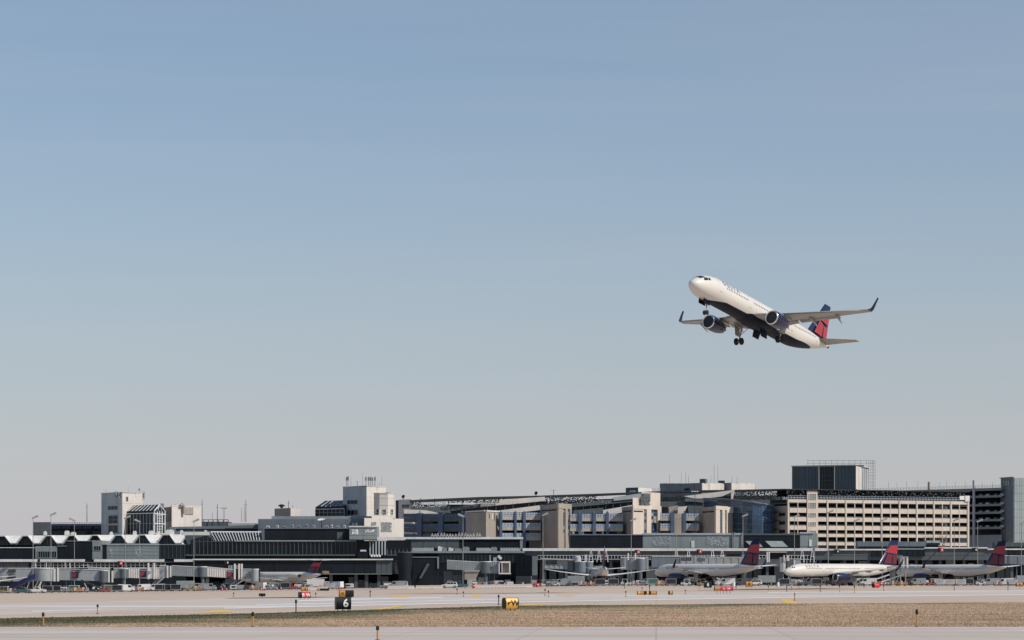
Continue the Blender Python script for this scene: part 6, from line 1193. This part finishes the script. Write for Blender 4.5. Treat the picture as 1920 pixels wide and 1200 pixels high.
for k, px, D, rz, lab, g in (
  ('bn', 42, 735, 0, 'bulky navy blue belt loader rising towards the round grey rotunda', g1), ('ty', 10, 725, 10, 'yellow and orange tractor beside the low end of the navy belt loader', g3), ('dg', 22, 722, 5, 'loaded dolly with red and grey boxes behind the yellow tractor', g6), ('pt', 42, 716, 180, 'teal green pickup parked tail to tail with the white pickup', g1), ('pw', 69, 716, 180, 'white pickup truck parked on the open apron below the round grey rotunda', g1),
  ('cd', 90, 735, 0, 'dark curtained cart just behind the white pickup', g2), ('cd', 105, 738, 0, 'dark curtained cart second behind the white pickup, under the white posts', g2), ('tg', 126, 728, 180, 'grey tractor below the smooth grey bridge, left of the orange load', g3), ('do', 143, 724, 0, 'dolly of orange and tan boxes below the first red bridge sign', g6), ('dg', 158, 726, 0, 'dolly of grey boxes between the orange load and the black belt loader', g6),
  ('bd', 172, 734, 180, 'black belt loader tilted up under the smooth grey bridge', g1), ('tr', 198, 726, 0, 'red tractor under the small grey rotunda', g3), ('cg', 206, 742, 0, 'green curtained white cart behind the red tractor', g2), ('cd', 220, 722, 0, 'dark curtained cart coupled to the white van front', g2), ('van', 236, 728, 200, 'white van beside a dark cart under the white corrugated bridge', g1), ('do', 262, 726, 0, 'dolly of orange boxes at the foot of the bridge stair', g6), ('tkw', 251, 732, 0, 'white tank cart between the white van and the orange load', g1),
  ('cd', 300, 730, 0, 'dark curtained cart just right of the bridge stair', g2), ('cd', 315, 730, 0, 'dark curtained cart in the middle of three by the ribbed grey bridge', g2), ('cd', 330, 728, 0, 'dark curtained cart last of three, beside the grey truck', g2), ('btg', 353, 738, 180, 'grey box truck under the ribbed grey bridge', g1), ('do', 369, 722, 0, 'dolly of orange boxes before the grey box truck', g6), ('ty', 358, 720, 0, 'yellow tractor before the grey box truck', g3), ('vang', 390, 742, 180, 'grey van under the dark rotunda of the long corrugated bridge', g1),
  ('cone', 417, 700, 0, 'red cone at the foot of the second bridge stair', g4), ('cone', 425, 696, 0, 'red cone at the foot of the second bridge stair', g4), ('do', 476, 722, 0, 'dolly of orange boxes below the nose of the tail-engine airliner', g6), ('cone', 490, 696, 0, 'red cone in the row before the tail-engine airliner', g4), ('cone', 493, 694, 0, 'red cone in the row before the tail-engine airliner', g4), ('cone', 497, 696, 0, 'red cone in the row before the tail-engine airliner', g4), ('cone', 520, 700, 0, 'red cone in the row before the tail-engine airliner', g4), ('cone', 527, 704, 0, 'red cone in the row before the tail-engine airliner', g4),
  ('tg', 510, 738, 0, 'grey tractor in the shade under the wing of the tail-engine airliner', g3), ('cd', 535, 745, 0, 'dark curtained cart in the shade under the tail-engine airliner', g2), ('tr', 551, 742, 0, 'red tractor under the tail engine', g3), ('bt', 597, 745, 180, 'white box truck behind the tail of the small airliner', g1), ('dg', 607, 735, 0, 'loaded dolly beside the white box truck', g6), ('cs', 619, 740, 0, 'metal container beside the white box truck', g1), ('jw', 585, 690, 0, 'low pale barrier below the tail of the small airliner', g5), ('jw', 605, 688, 0, 'low pale barrier before the white box truck', g5), ('cone', 632, 692, 0, 'red cone before the metal container', g4), ('cone', 637, 692, 0, 'red cone before the metal container', g4),
  ('tkw', 727, 700, 0, 'white tank cart on the barrier line before the dark columns', g1), ('tg', 722, 728, 0, 'grey tractor behind the white tank cart', g3), ('vang', 745, 735, 0, 'grey van beside the foot of the dark drum', g1), ('tw', 757, 735, 0, 'white tractor at the foot of the dark drum', g3),
  ('jt', 793, 672, 0, 'long tan barrier in the block left of the white utility vehicle', g5), ('jt', 817, 672, 0, 'long tan barrier in the block left of the white utility vehicle', g5), ('jt', 793, 680, 0, 'long tan barrier in the block left of the white utility vehicle', g5), ('jt', 817, 680, 0, 'long tan barrier in the block left of the white utility vehicle', g5),
  ('suv', 843, 700, 0, 'white utility vehicle parked beside the tan barriers', g1), ('pt', 861, 716, 0, 'teal pickup half hidden behind the white utility vehicle', g1), ('dr', 888.5, 662, 0, 'red drum before the brown shelter', g4), ('do', 895, 728, 0, 'dolly of orange boxes under the brown shelter', g6), ('ty', 930, 728, 0, 'yellow tractor under the white framed cab', g3), ('dr', 1008, 690, 0, 'red drum beside the grey plinth of the dark gate block', g4), ('tr', 1006, 720, 0, 'red tractor beside the grey plinth of the dark gate block', g3), ('ty', 998, 728, 0, 'yellow tractor at the grey plinth of the dark gate block', g3),
  ('tw', 1019, 722, 0, 'white tractor under the tip of the tail-on wing', g3), ('tk', 1031, 716, 0, 'tall grey tank cart under the tail-on wing', g1), ('tw', 1040, 722, 0, 'white tractor right of the tall grey tank', g3), ('vang', 1054, 732, 0, 'grey van under the tail-on wing', g1), ('btg', 1075, 738, 0, 'grey box truck under the wing root of the tail-on airliner', g1), ('dg', 1092, 724, 0, 'dolly of grey boxes right of the grey box truck', g6), ('do', 1110, 718, 0, 'dolly of orange boxes below the tail-on fuselage', g6), ('cd', 1125, 712, 0, 'dark curtained cart right below the tail-on fuselage', g2), ('cd', 1150, 712, 0, 'dark curtained cart right of the tail-on fuselage', g2),
  ('tw', 1173, 712, 180, 'white tractor pulling beside the dark carts', g3), ('dg', 1190, 712, 0, 'dolly of grey and tan boxes between white tractor and green cart', g6), ('tk', 1207, 720, 0, 'grey tank cart beside the green and white cart', g1), ('cg', 1224, 712, 0, 'green curtained white cart beside the nose wheel of the winglet airliner', g2), ('do', 1238, 708, 0, 'dolly of orange boxes under the wing of the winglet airliner', g6), ('cd', 1258, 712, 0, 'dark curtained cart before the navy engine of the winglet airliner', g2), ('tw', 1286, 712, 0, 'white tractor behind the navy engine of the winglet airliner', g3), ('ty', 1316, 712, 0, 'yellow tractor beside the distant black six sign', g3),
  ('van', 1362, 716, 0, 'white van under the rear fuselage of the winglet airliner', g1), ('drw', 1376, 700, 0, 'white drum beside the van under the winglet airliner', g4), ('vang', 1392, 724, 0, 'grey van below the tail of the winglet airliner', g1), ('suv', 1414, 722, 0, 'white car below the tail cone of the winglet airliner', g1), ('btg', 1432, 735, 0, 'grey box truck behind the tail of the winglet airliner', g1), ('drw', 1459, 700, 0, 'white drum beside the dark cart below the docked white cab', g4), ('cd', 1470, 705, 0, 'dark curtained cart below the docked white cab', g2), ('tg', 1485, 712, 0, 'grey tractor beside the cart below the docked cab', g3),
  ('tw', 1506, 724, 0, 'white tractor below the nose of the sunlit airliner', g3), ('van', 1520, 726, 0, 'white van below the nose of the sunlit airliner', g1), ('cd', 1531, 716, 0, 'dark curtained cart before the engine of the sunlit airliner', g2), ('dg', 1568, 724, 0, 'dolly of grey boxes behind the engine of the sunlit airliner', g6), ('vang', 1590, 730, 0, 'grey van under the wing of the sunlit airliner', g1), ('tg', 1606, 724, 0, 'grey tractor under the wing of the sunlit airliner', g3), ('van', 1627, 728, 0, 'white van under the tail of the sunlit airliner', g1), ('do', 1643, 722, 0, 'dolly of orange boxes below the red fin of the sunlit airliner', g6), ('dr', 1652, 700, 0, 'red drum below the red fin of the sunlit airliner', g4),
  ('bw', 1672, 735, 0, 'white belt loader between the sunlit and shaded airliners', g1), ('do', 1676, 718, 0, 'dolly of orange boxes before the white belt loader', g6), ('do', 1692, 716, 0, 'dolly of orange boxes right of the white belt loader', g6), ('ty', 1703, 718, 0, 'yellow tractor right of the white belt loader', g3), ('vang', 1720, 745, 0, 'grey van under the nose of the shaded airliner', g1), ('tr', 1746, 728, 0, 'red tractor left of the tan containers', g3), ('ct', 1761, 728, 0, 'tan container in the row under the shaded airliner', g1), ('ct', 1780, 728, 0, 'tan container in the row under the shaded airliner', g1), ('ct', 1801, 728, 0, 'tan container in the row under the shaded airliner', g1),
  ('cd', 1815, 735, 0, 'dark curtained cart right of the tan containers', g2), ('tw', 1839, 730, 0, 'white tractor under the rear of the shaded airliner', g3), ('vang', 1858, 735, 0, 'grey van under the tail of the shaded airliner', g1), ('dg', 1871, 722, 0, 'dolly of boxes below the red fin of the shaded airliner', g6), ('van', 1884, 738, 0, 'white van behind the tail of the shaded airliner', g1), ('cs', 1898, 734, 0, 'metal container right of the van by the shaded airliner tail', g1), ('btg', 1916, 742, 0, 'grey box truck under the smooth blue grey bridge', g1)):
    put(k, px, D, rz, lab, g)
def gpu(mat):
    t = thing('power_unit', '', 'generator'); prof(t, 'housing', mat, [(-1.3, .4), (-1.3, 1.35), (-1.1, 1.6), (1.2, 1.6), (1.35, 1.2), (1.35, .4)], .7); MB().box(-.9, .3, -.72, -.69, .7, 1.3).build('louvre', dkm, t, local=True); MB().tube((.8, .3, 1.5), (.8, .3, 2.0), .07).build('exhaust', dkm, t, local=True); MB().box(.5, 1.1, -.73, -.69, .8, 1.3).build('control_panel', m_steel, t, local=True); wheels(t, (-.9, .9), .27, .2, .6); MB().tube((-1.3, 0, .4), (-2.0, 0, .3), .04).build('tow_bar', dkm, t, local=True); return t
pro['gd'] = gpu(v_curt); pro['gg'] = gpu(v_grey); pro['gw'] = gpu(v_white); kk = 0
spots = [(60, 750), (118, 752), (135, 750), (152, 752), (182, 750), (246, 750), (272, 752), (290, 750), (345, 752), (402, 750), (412, 746), (440, 748), (452, 744), (466, 744), (505, 742), (524, 748), (560, 746), (578, 744), (640, 750), (655, 752), (700, 750), (735, 748), (905, 742), (942, 742), (955, 744), (975, 742), (1047, 742), (1066, 744), (1101, 742), (1138, 738), (1163, 742), (1200, 740), (1244, 738), (1272, 742), (1300, 736), (1335, 738), (1348, 732), (1384, 742), (1405, 742), (1444, 742), (1454, 736), (1497, 740), (1545, 742), (1556, 738), (1580, 744), (1616, 742), (1636, 744), (1662, 744), (1711, 748), (1732, 748), (1750, 750), (1772, 752), (1792, 750), (1826, 748), (1848, 750), (1876, 748), (1892, 750), (1907, 748)]
for px, D in spots:
    k = ('gd', 'gw', 'gg', 'gd', 'gw')[kk % 5]; kk += 1
    put(k, px, D, (0, 180, 12, -15)[kk % 4], ('black', 'grey', 'white')[('gd', 'gg', 'gw').index(k)] + ' boxy power unit in the shade among the ground equipment before the ' + ('folded roof concourse' if px < 340 else 'central concourse' if px < 760 else 'low dark pier' if px < 985 else 'grey panelled concourse' if px < 1530 else 'far east concourse'), 'ground power units')
rn = random.Random(21)
for i in range(46):
    px = 20 + i * 41 + rn.uniform(-14, 14); k = rn.choice(('tw', 'van', 'cs', 'tkw', 'gw', 'tw', 'cg', 'bw'))
    if 640 < px < 720 or 770 < px < 835: continue
    nm = dict(tw='white tractor', van='white van', cs='metal container', tkw='white tank cart', gw='white power unit', cg='green and white cart', bw='white belt loader')[k]
    put(k, px, rn.uniform(746, 752), rn.choice((0, 180, 25, -30, 90)), nm + ' standing back among the ground equipment before the ' + ('folded roof concourse' if px < 340 else 'central concourse' if px < 760 else 'low dark pier' if px < 985 else 'grey panelled concourse' if px < 1530 else 'far east concourse'), 'equipment standing back by the gates')
for k in range(8): put('jw', 737 + k * 6 + (170 if k > 5 else 0) - (0 if k < 6 else 36), 676, 0, 'low pale barrier in the line between the drum and the tan barriers' if k < 6 else 'low pale barrier right of the white utility vehicle', g5)
for k in range(14): put('jw', 900 + k * 6.8, 674, 0, 'low pale barrier in the line under the ribbed jet bridge', g5)
# cars on the decks
def car(mat):
    t = thing('parked_car', '', 'car'); b = prof(t, 'body', mat, [(-2.1, .35), (-2.15, .7), (-1.1, .85), (2.0, .9), (2.1, .4)], .85); prof(t, 'cabin', mat, [(-1.1, .84), (-.4, 1.38), (1.2, 1.4), (1.8, .88)], .75); sidewin(t, b, [(-.8, .9), (-.35, 1.28), (1.1, 1.3), (1.5, .92)], .752); wheels(t, (-1.3, 1.3), .31, .2, .78); return t
cw_, cdk = car(v_white), car(v_grey); q = Face(1628, 1030, 1880, 985, ref=990)
for j, y in enumerate((929, 945, 959.5, 973.5, 988)):
    for k, px in enumerate((1832, 1846, 1860, 1873)):
        a = q.at(px); n3 = q.n * -3.2; z = PZ(y + 3, 990) + .01
        place((cw_, cdk)[(j * 3 + k * 2) % 3 == 1], flag, (a.x + n3.x, a.y + n3.y, z), R(60 + 180 * (k % 2)), ('white', 'grey')[(j * 3 + k * 2) % 3 == 1] + ' car parked on the ' + ('top', 'second', 'third', 'fourth', 'lowest')[j] + ' covered deck of the dark grey ramp', 'cars in the grey ramp')
fb = Face(1478, 886, 1817, 913, ref=886)
for j, y in enumerate((942, 958, 974.5, 990.5, 1004)):
    for k in range(9):
        px = 1490 + k * 35 + (j * 53 + k * 29) % 23; a = fb.at(px) - fb.n * 3.4
        if 1510 < px < 1535: continue
        place((cw_, cdk)[(j + k) % 2], flag, (a.x, a.y, PZ(y, 886) + .01), R(70 + 180 * (k % 2)), ('white', 'grey')[(j + k) % 2] + ' car seen in the ' + ('top', 'second', 'third', 'fourth', 'fifth')[j] + ' row of openings of the beige parking ramp', 'cars in the beige ramp')
for px, w_, h, y1 in ((502, 6, 4, 990), (520, 4, 5, 990), (533, 9, 3, 990), (549, 3, 6, 990), (560, 7, 4, 990), (575, 5, 7, 990), (588, 5, 5, 990), (612, 8, 4, 990), (622, 3, 6, 990), (633, 6, 4, 990), (646, 4, 5, 990), (662, 3, 4, 986.5), (668, 3, 5, 986.5), (395, 5, 3, 1004), (1075, 4, 5, 1003), (1092, 5, 9, 1003), (1130, 3, 4, 1003)):
    q = Face(px - 9, 803, px + 9, 803); t = thing('roof_unit', 'small pale ventilation unit on the dark roof edge of the ' + ('glass wall concourse' if px < 700 else 'grey panelled concourse'), 'vent', (PX(px, 803), 803, PZ(y1, 797)), group='small roof units'); MB().fbox(q, px - w_ / 2, px + w_ / 2, y1 - h, y1 + .6, 0, 1.5).build('casing', (m_conc, m_white, m_panel)[int(px) % 3], t); MB().fbox(q, px - w_ * .3, px + w_ * .3, y1 - h - 1, y1 - h, -.3, .8).build('cowl', m_frame, t); MB().fbox(q, px - w_ * .35, px + w_ * .35, y1 - h * .7, y1 - h * .3, .05, .1).build('louvre', m_dgr, t)
dsh = thing('white_dish', 'white upturned dish on the dark roof before the tower with many aerials', 'dish', (PX(603, 806), 806, PZ(990, 797))); MB().tube((0, 0, 0), (0, 0, 2.6), .18, .14, 8).build('post', m_truss, dsh, local=True); MB().lathe((0, 0, 2.6), (-.15, -.3, 1), [(0, .2), (.2, 1.0), (.5, 1.35), (.56, 1.3), (.3, .9), (.15, .1)], 20).build('reflector', m_white, dsh, local=True, smooth=True)
for px in (112, 126, 157, 184): place(cw_, flag, (PX(px, 846), 846, PZ(984.5, 862) + .02 - 0), 0, 'white car on the far railed parking deck left of the windowed tower', 'cars on the far deck') if False else None

o = thing('fascia_sign', 'blank amber box sign hanging on the dark fascia right of the small airliner fin', 'sign', (PX(610.5, 783), 783, PZ(1075.4, 783))); f = Face(600, 783, 620, 783); MB().fbox(f, 604, 617, 1070.4, 1075.4, 0, .5).build('box', v_or, o); wall(o, f, 605, 616, 1071, 1074.8, v_yel, .06, .08, 'face'); MB().fbox(f, 610, 611, 1068.6, 1070.6, -.1, 3).build('bracket', m_blk, o)
# ---------------------------------------------------------------- airfield signs and edge markers
s_blk = M('sign_black', (.010, .013, .013), .45, spec=.3); s_yel = M('sign_yellow', (.78, .42, .06), .45, var=.06); s_red = M('sign_red', (.62, .03, .05), .45, var=.05); s_or = M('sign_amber', (.52, .24, .04), .5, var=.1)
def sign(label, p0, p1, y0, y1, yb, faces, rz=18, txt=(), legs_=3, bulge=.16):
    D = DG(yb); s = D / F; w = (p1 - p0) * s * .97; h = (y1 - y0) * s; zb = (yb - y1) * s; x = PX((p0 + p1) / 2, D)
    t = thing('airfield_sign', label, 'sign', (x, D, 0), R(rz)); dp = .22
    def front(z): return -(dp + bulge * (1 - (2 * (z - zb) / h - 1) ** 2))
    a = -w / 2
    for fr, mt in faces:
        b_ = a + w * fr; ring = [(front(zb + h * i / 8), zb + h * i / 8) for i in range(9)]; pr = ring + [(-y, z) for y, z in ring[::-1]]
        MB().extr([(a + .004, y, z) for y, z in pr], (w * fr - .008, 0, 0)).build('face_panel', mt, t, local=True, smooth=True); a = b_
    for e in (-1, 1):
        ring = [(front(zb + h * i / 8) * 1.06, zb - .02 + (h + .04) * i / 8) for i in range(9)]; MB().extr([(e * w / 2 - .03, y, z) for y, z in ring + [(-y, z) for y, z in ring[::-1]]], (.06, 0, 0)).build('end_cap', s_blk, t, local=True)
    MB().box(-w / 2, w / 2, -dp * .9, dp * .9, zb + h - .005, zb + h + .03).build('top_rail', s_blk, t, local=True)
    for k in range(legs_): u = -w * .36 + w * .72 * k / max(1, legs_ - 1) if legs_ > 1 else 0; MB().tube((u, 0, 0), (u, 0, zb + .05), .035, .035, 6).build('leg', s_blk if legs_ > 1 else m_steel, t, local=True)
    for (tx, u, sz, mt) in txt: lettering('lettering', tx, sz * h, mt, t, lambda co, u=u: Vector((u * w + co.x, front(zb + h * .5 + co.y) - .02, zb + h * .5 + co.y)), ext=0, bold=.018 * h)
    return t
sign('black taxiway sign with a white number 6 on the grass edge', 629, 657, 1120, 1142.6, 1146, [(1, s_blk)], 14, [('6', .14, .92, m_wht)])
ts = sign('yellow drum-shaped sign with black arrow and letter W on the grass', 943.5, 970.5, 1121.4, 1141, 1144.4, [(1, s_yel)], 26, [('W', .22, .80, s_blk)])
w0 = 27 * DG(1144.4) / F * .97; h0 = 19.6 * DG(1144.4) / F; zb0 = 3.4 * DG(1144.4) / F
m = MB(); yv = -.40
for a, c in (((-.36, .50), (-.08, .62)), ((-.36, .50), (-.27, .64)), ((-.36, .50), (-.25, .38))): m.tube((a[0] * w0, yv, zb0 + h0 * a[1]), (c[0] * w0, yv, zb0 + h0 * c[1]), .035, .035, 5)
m.build('arrow', s_blk, ts, local=True)
sign('red sign with white lettering beside the black and amber sign', 559.5, 581.5, 1110.5, 1121.4, 1123, [(.28, s_blk), (.72, s_red)], 14, [('B W', .14, .8, m_wht)])
sign('sign half amber with arrow and half black behind the big number 6 sign', 635.5, 663, 1107, 1119.2, 1121, [(.42, s_or), (.58, s_blk)], 8, [('<', -.28, .8, s_blk)])
sign('small amber sign right behind the red lettered sign', 564.5, 577, 1100.8, 1108, 1109.6, [(1, s_or)], 10, [('8', .1, .7, s_blk)], 2)
sign('low black sign with amber end near the white barriers', 594, 617, 1103.6, 1107.6, 1108.6, [(.25, s_or), (.75, s_blk)], 5, (), 2)
sign('long black and yellow striped sign on the far taxiway edge', 1194.5, 1231.5, 1108.6, 1115, 1116.4, [(.12, s_yel), (.2, s_or), (.16, s_blk), (.1, s_yel), (.12, s_blk), (.3, s_or)], 4, (), 4)
sign('tiny amber sign right of the striped sign', 1254, 1260.5, 1108, 1114.6, 1116, [(1, s_or)], 12, (), 2)
sign('distant black sign with a pale number 6 under the winglet airliner', 1319.8, 1334.2, 1091, 1101.8, 1104, [(1, s_blk)], 6, [('6', 0, .85, m_wht)])
sign('long red sign with black and yellow end below the distant number 6', 1338.8, 1374.2, 1100, 1107.6, 1113, [(.30, s_or), (.70, s_red)], 4, [('6 - 24', .16, .75, m_wht)], 5)
sign('small amber sign right of the long red sign', 1398, 1410.5, 1090.6, 1100, 1103, [(1, s_or)], 4, [('B', 0, .7, s_blk)], 3)
sign('red and black drum-shaped sign alone on the far taxiway', 1635.5, 1648.5, 1094, 1101.8, 1102.8, [(1, s_red)], 34, (), 2, .3)
sign('amber sign on a single post at the far right', 1905, 1918, 1093, 1099.4, 1105, [(1, s_or)], 4, [('B', 0, .7, s_blk)], 1)
def lamps(label, p0, p1, y0, y1, yb):
    D = DG(yb); s = D / F; x = PX((p0 + p1) / 2, D); w = (p1 - p0) * s; t = thing('guard_lights', label, 'lights', (x, D, 0)); z = (yb - (y0 + y1) / 2) * s; r = (y1 - y0) * s / 2
    MB().box(-w / 2, w / 2, -.1, .12, z - r, z + r).build('housing', s_blk, t, local=True)
    for k in (-1, 1): MB().lathe((k * w * .27, -.1, z), (0, -1, 0), [(0, r * .75), (.12, r * .8), (.12, r * .6), (.02, r * .5)], 16).build('hood', s_blk, t, local=True); MB().lathe((k * w * .27, -.12, z), (0, -1, 0), [(0, r * .42), (.04, r * .2)], 14).build('lens', m_steel, t, local=True)
    MB().tube((0, 0, 0), (0, 0, z - r * .5), .05, .05, 8).build('post', m_steel, t, local=True)
lamps('pair of round black guard lights on a post by the dark grass strip', 485.5, 497.5, 1112.6, 1118, 1121); lamps('pair of small black guard lights on a short orange post at the far right', 1702.5, 1712, 1091.8, 1096.4, 1101)
def marker(px, y0, yb, label, col=0):
    D = DG(yb); s = D / F; h = (yb - y0) * s; t = thing('edge_marker', label, 'marker', (PX(px, D), D, 0), group='edge marker stakes'); r = .035 + .00006 * D
    MB().tube((0, 0, -.05), (0, 0, h * .74), r, r, 8).build('stake', (s_or, v_or, dkm)[col], t, local=True, smooth=True); MB().lathe((0, 0, h * .70), (0, 0, 1), [(0, r * 1.3), (h * .04, r * 1.8), (h * .22, r * 1.7), (h * .30, r * 1.0)], 10).build('lamp', s_blk if col != 1 else v_or, t, local=True, smooth=True)
    MB().lathe((0, 0, 0), (0, 0, 1), [(0, r * 3), (.04, r * 2.6)], 10).build('base_plate', dkm, t, local=True)
for a in ((81, 1148, 1174, 'orange stake with black lamp at the green left end of the near grass edge'), (183, 1133, 1151, 'thin red-brown stake alone on the runway shoulder beyond the green grass'), (474, 1147, 1174.8, 'orange stake with black lamp on the near grass edge left of the number 6 sign'), (708, 1173, 1201, 'stake with black lamp standing on the near runway itself'), (1719, 1142, 1175, 'orange stake with black lamp on the dry right part of the near grass edge')): marker(*a)
marker(1490, 1111, 1126, 'plain orange stake by the yellow slanted marking', 1)
for i, (px, y0, yb) in enumerate(((555, 1124, 1148), (592, 1111, 1120), (438, 1111, 1119), (694, 1107, 1119), (857, 1103, 1114), (869, 1109, 1119), (935, 1115, 1134), (1022, 1104, 1117), (1028.5, 1107, 1119), (1171, 1093, 1103), (1173.5, 1108, 1119), (1204, 1101, 1109), (1218, 1098, 1109), (1285, 1106, 1114), (1311, 1097, 1104), (1380, 1097, 1104), (1441, 1098, 1107), (1456, 1096, 1102), (1475, 1099, 1109), (1484, 1100, 1106), (1498, 1097, 1103), (1538, 1097, 1110), (1574, 1097, 1110), (1602, 1098, 1111), (1620, 1093, 1103), (1657, 1097, 1108), (1726, 1089, 1098), (1789, 1095, 1107), (1809, 1092, 1098), (1872, 1087, 1096), (1890, 1091, 1107))):
    marker(px, y0, yb, 'small dark-topped edge marker stake on the far taxiways', 0 if i % 3 else 2)

# ---------------------------------------------------------------- bare trees by the beige ramp
bark = M('bark', (.16, .125, .10), .9, var=.2)
def bare_tree(px, D, y0, seed, label):
    x = PX(px, D); h = PZ(y0, D); t = thing('bare_tree', label, 'tree', (x, D, gz(x, D)), group='leafless trees'); rn = random.Random(seed); tr = MB(); cr = MB()
    tr.tube((0, 0, -.2), (.1, 0, h * .45), .32, .2, 8)
    def grow(p, d, L_, r, n):
        q = p + d * L_; cr.tube(p, q, r, r * .6, 4)
        if n == 0: return
        for k in range(3 if n > 1 else 4):
            e = (d + Vector((rn.uniform(-.75, .75), rn.uniform(-.75, .75), rn.uniform(-.1, .5)))).normalized(); grow(p + d * L_ * rn.uniform(.55, 1), e, L_ * rn.uniform(.58, .8), r * .6, n - 1)
    for k in range(6): a = k * 1.05; grow(Vector((.08, 0, h * (.30 + .03 * k))), Vector((math.cos(a) * .8, math.sin(a) * .8, .85)).normalized(), h * .20, .11, 4)
    tr.build('trunk', bark, t, local=True, smooth=True); cr.build('crown', bark, t, local=True)
bare_tree(1752, 860, 982, 4, 'leafless tree before the right half of the beige parking ramp'); bare_tree(1829, 850, 1014, 9, 'small leafless tree between the beige and grey ramps'); bare_tree(1503, 850, 984, 5, 'thin leafless tree at the near corner of the beige ramp')
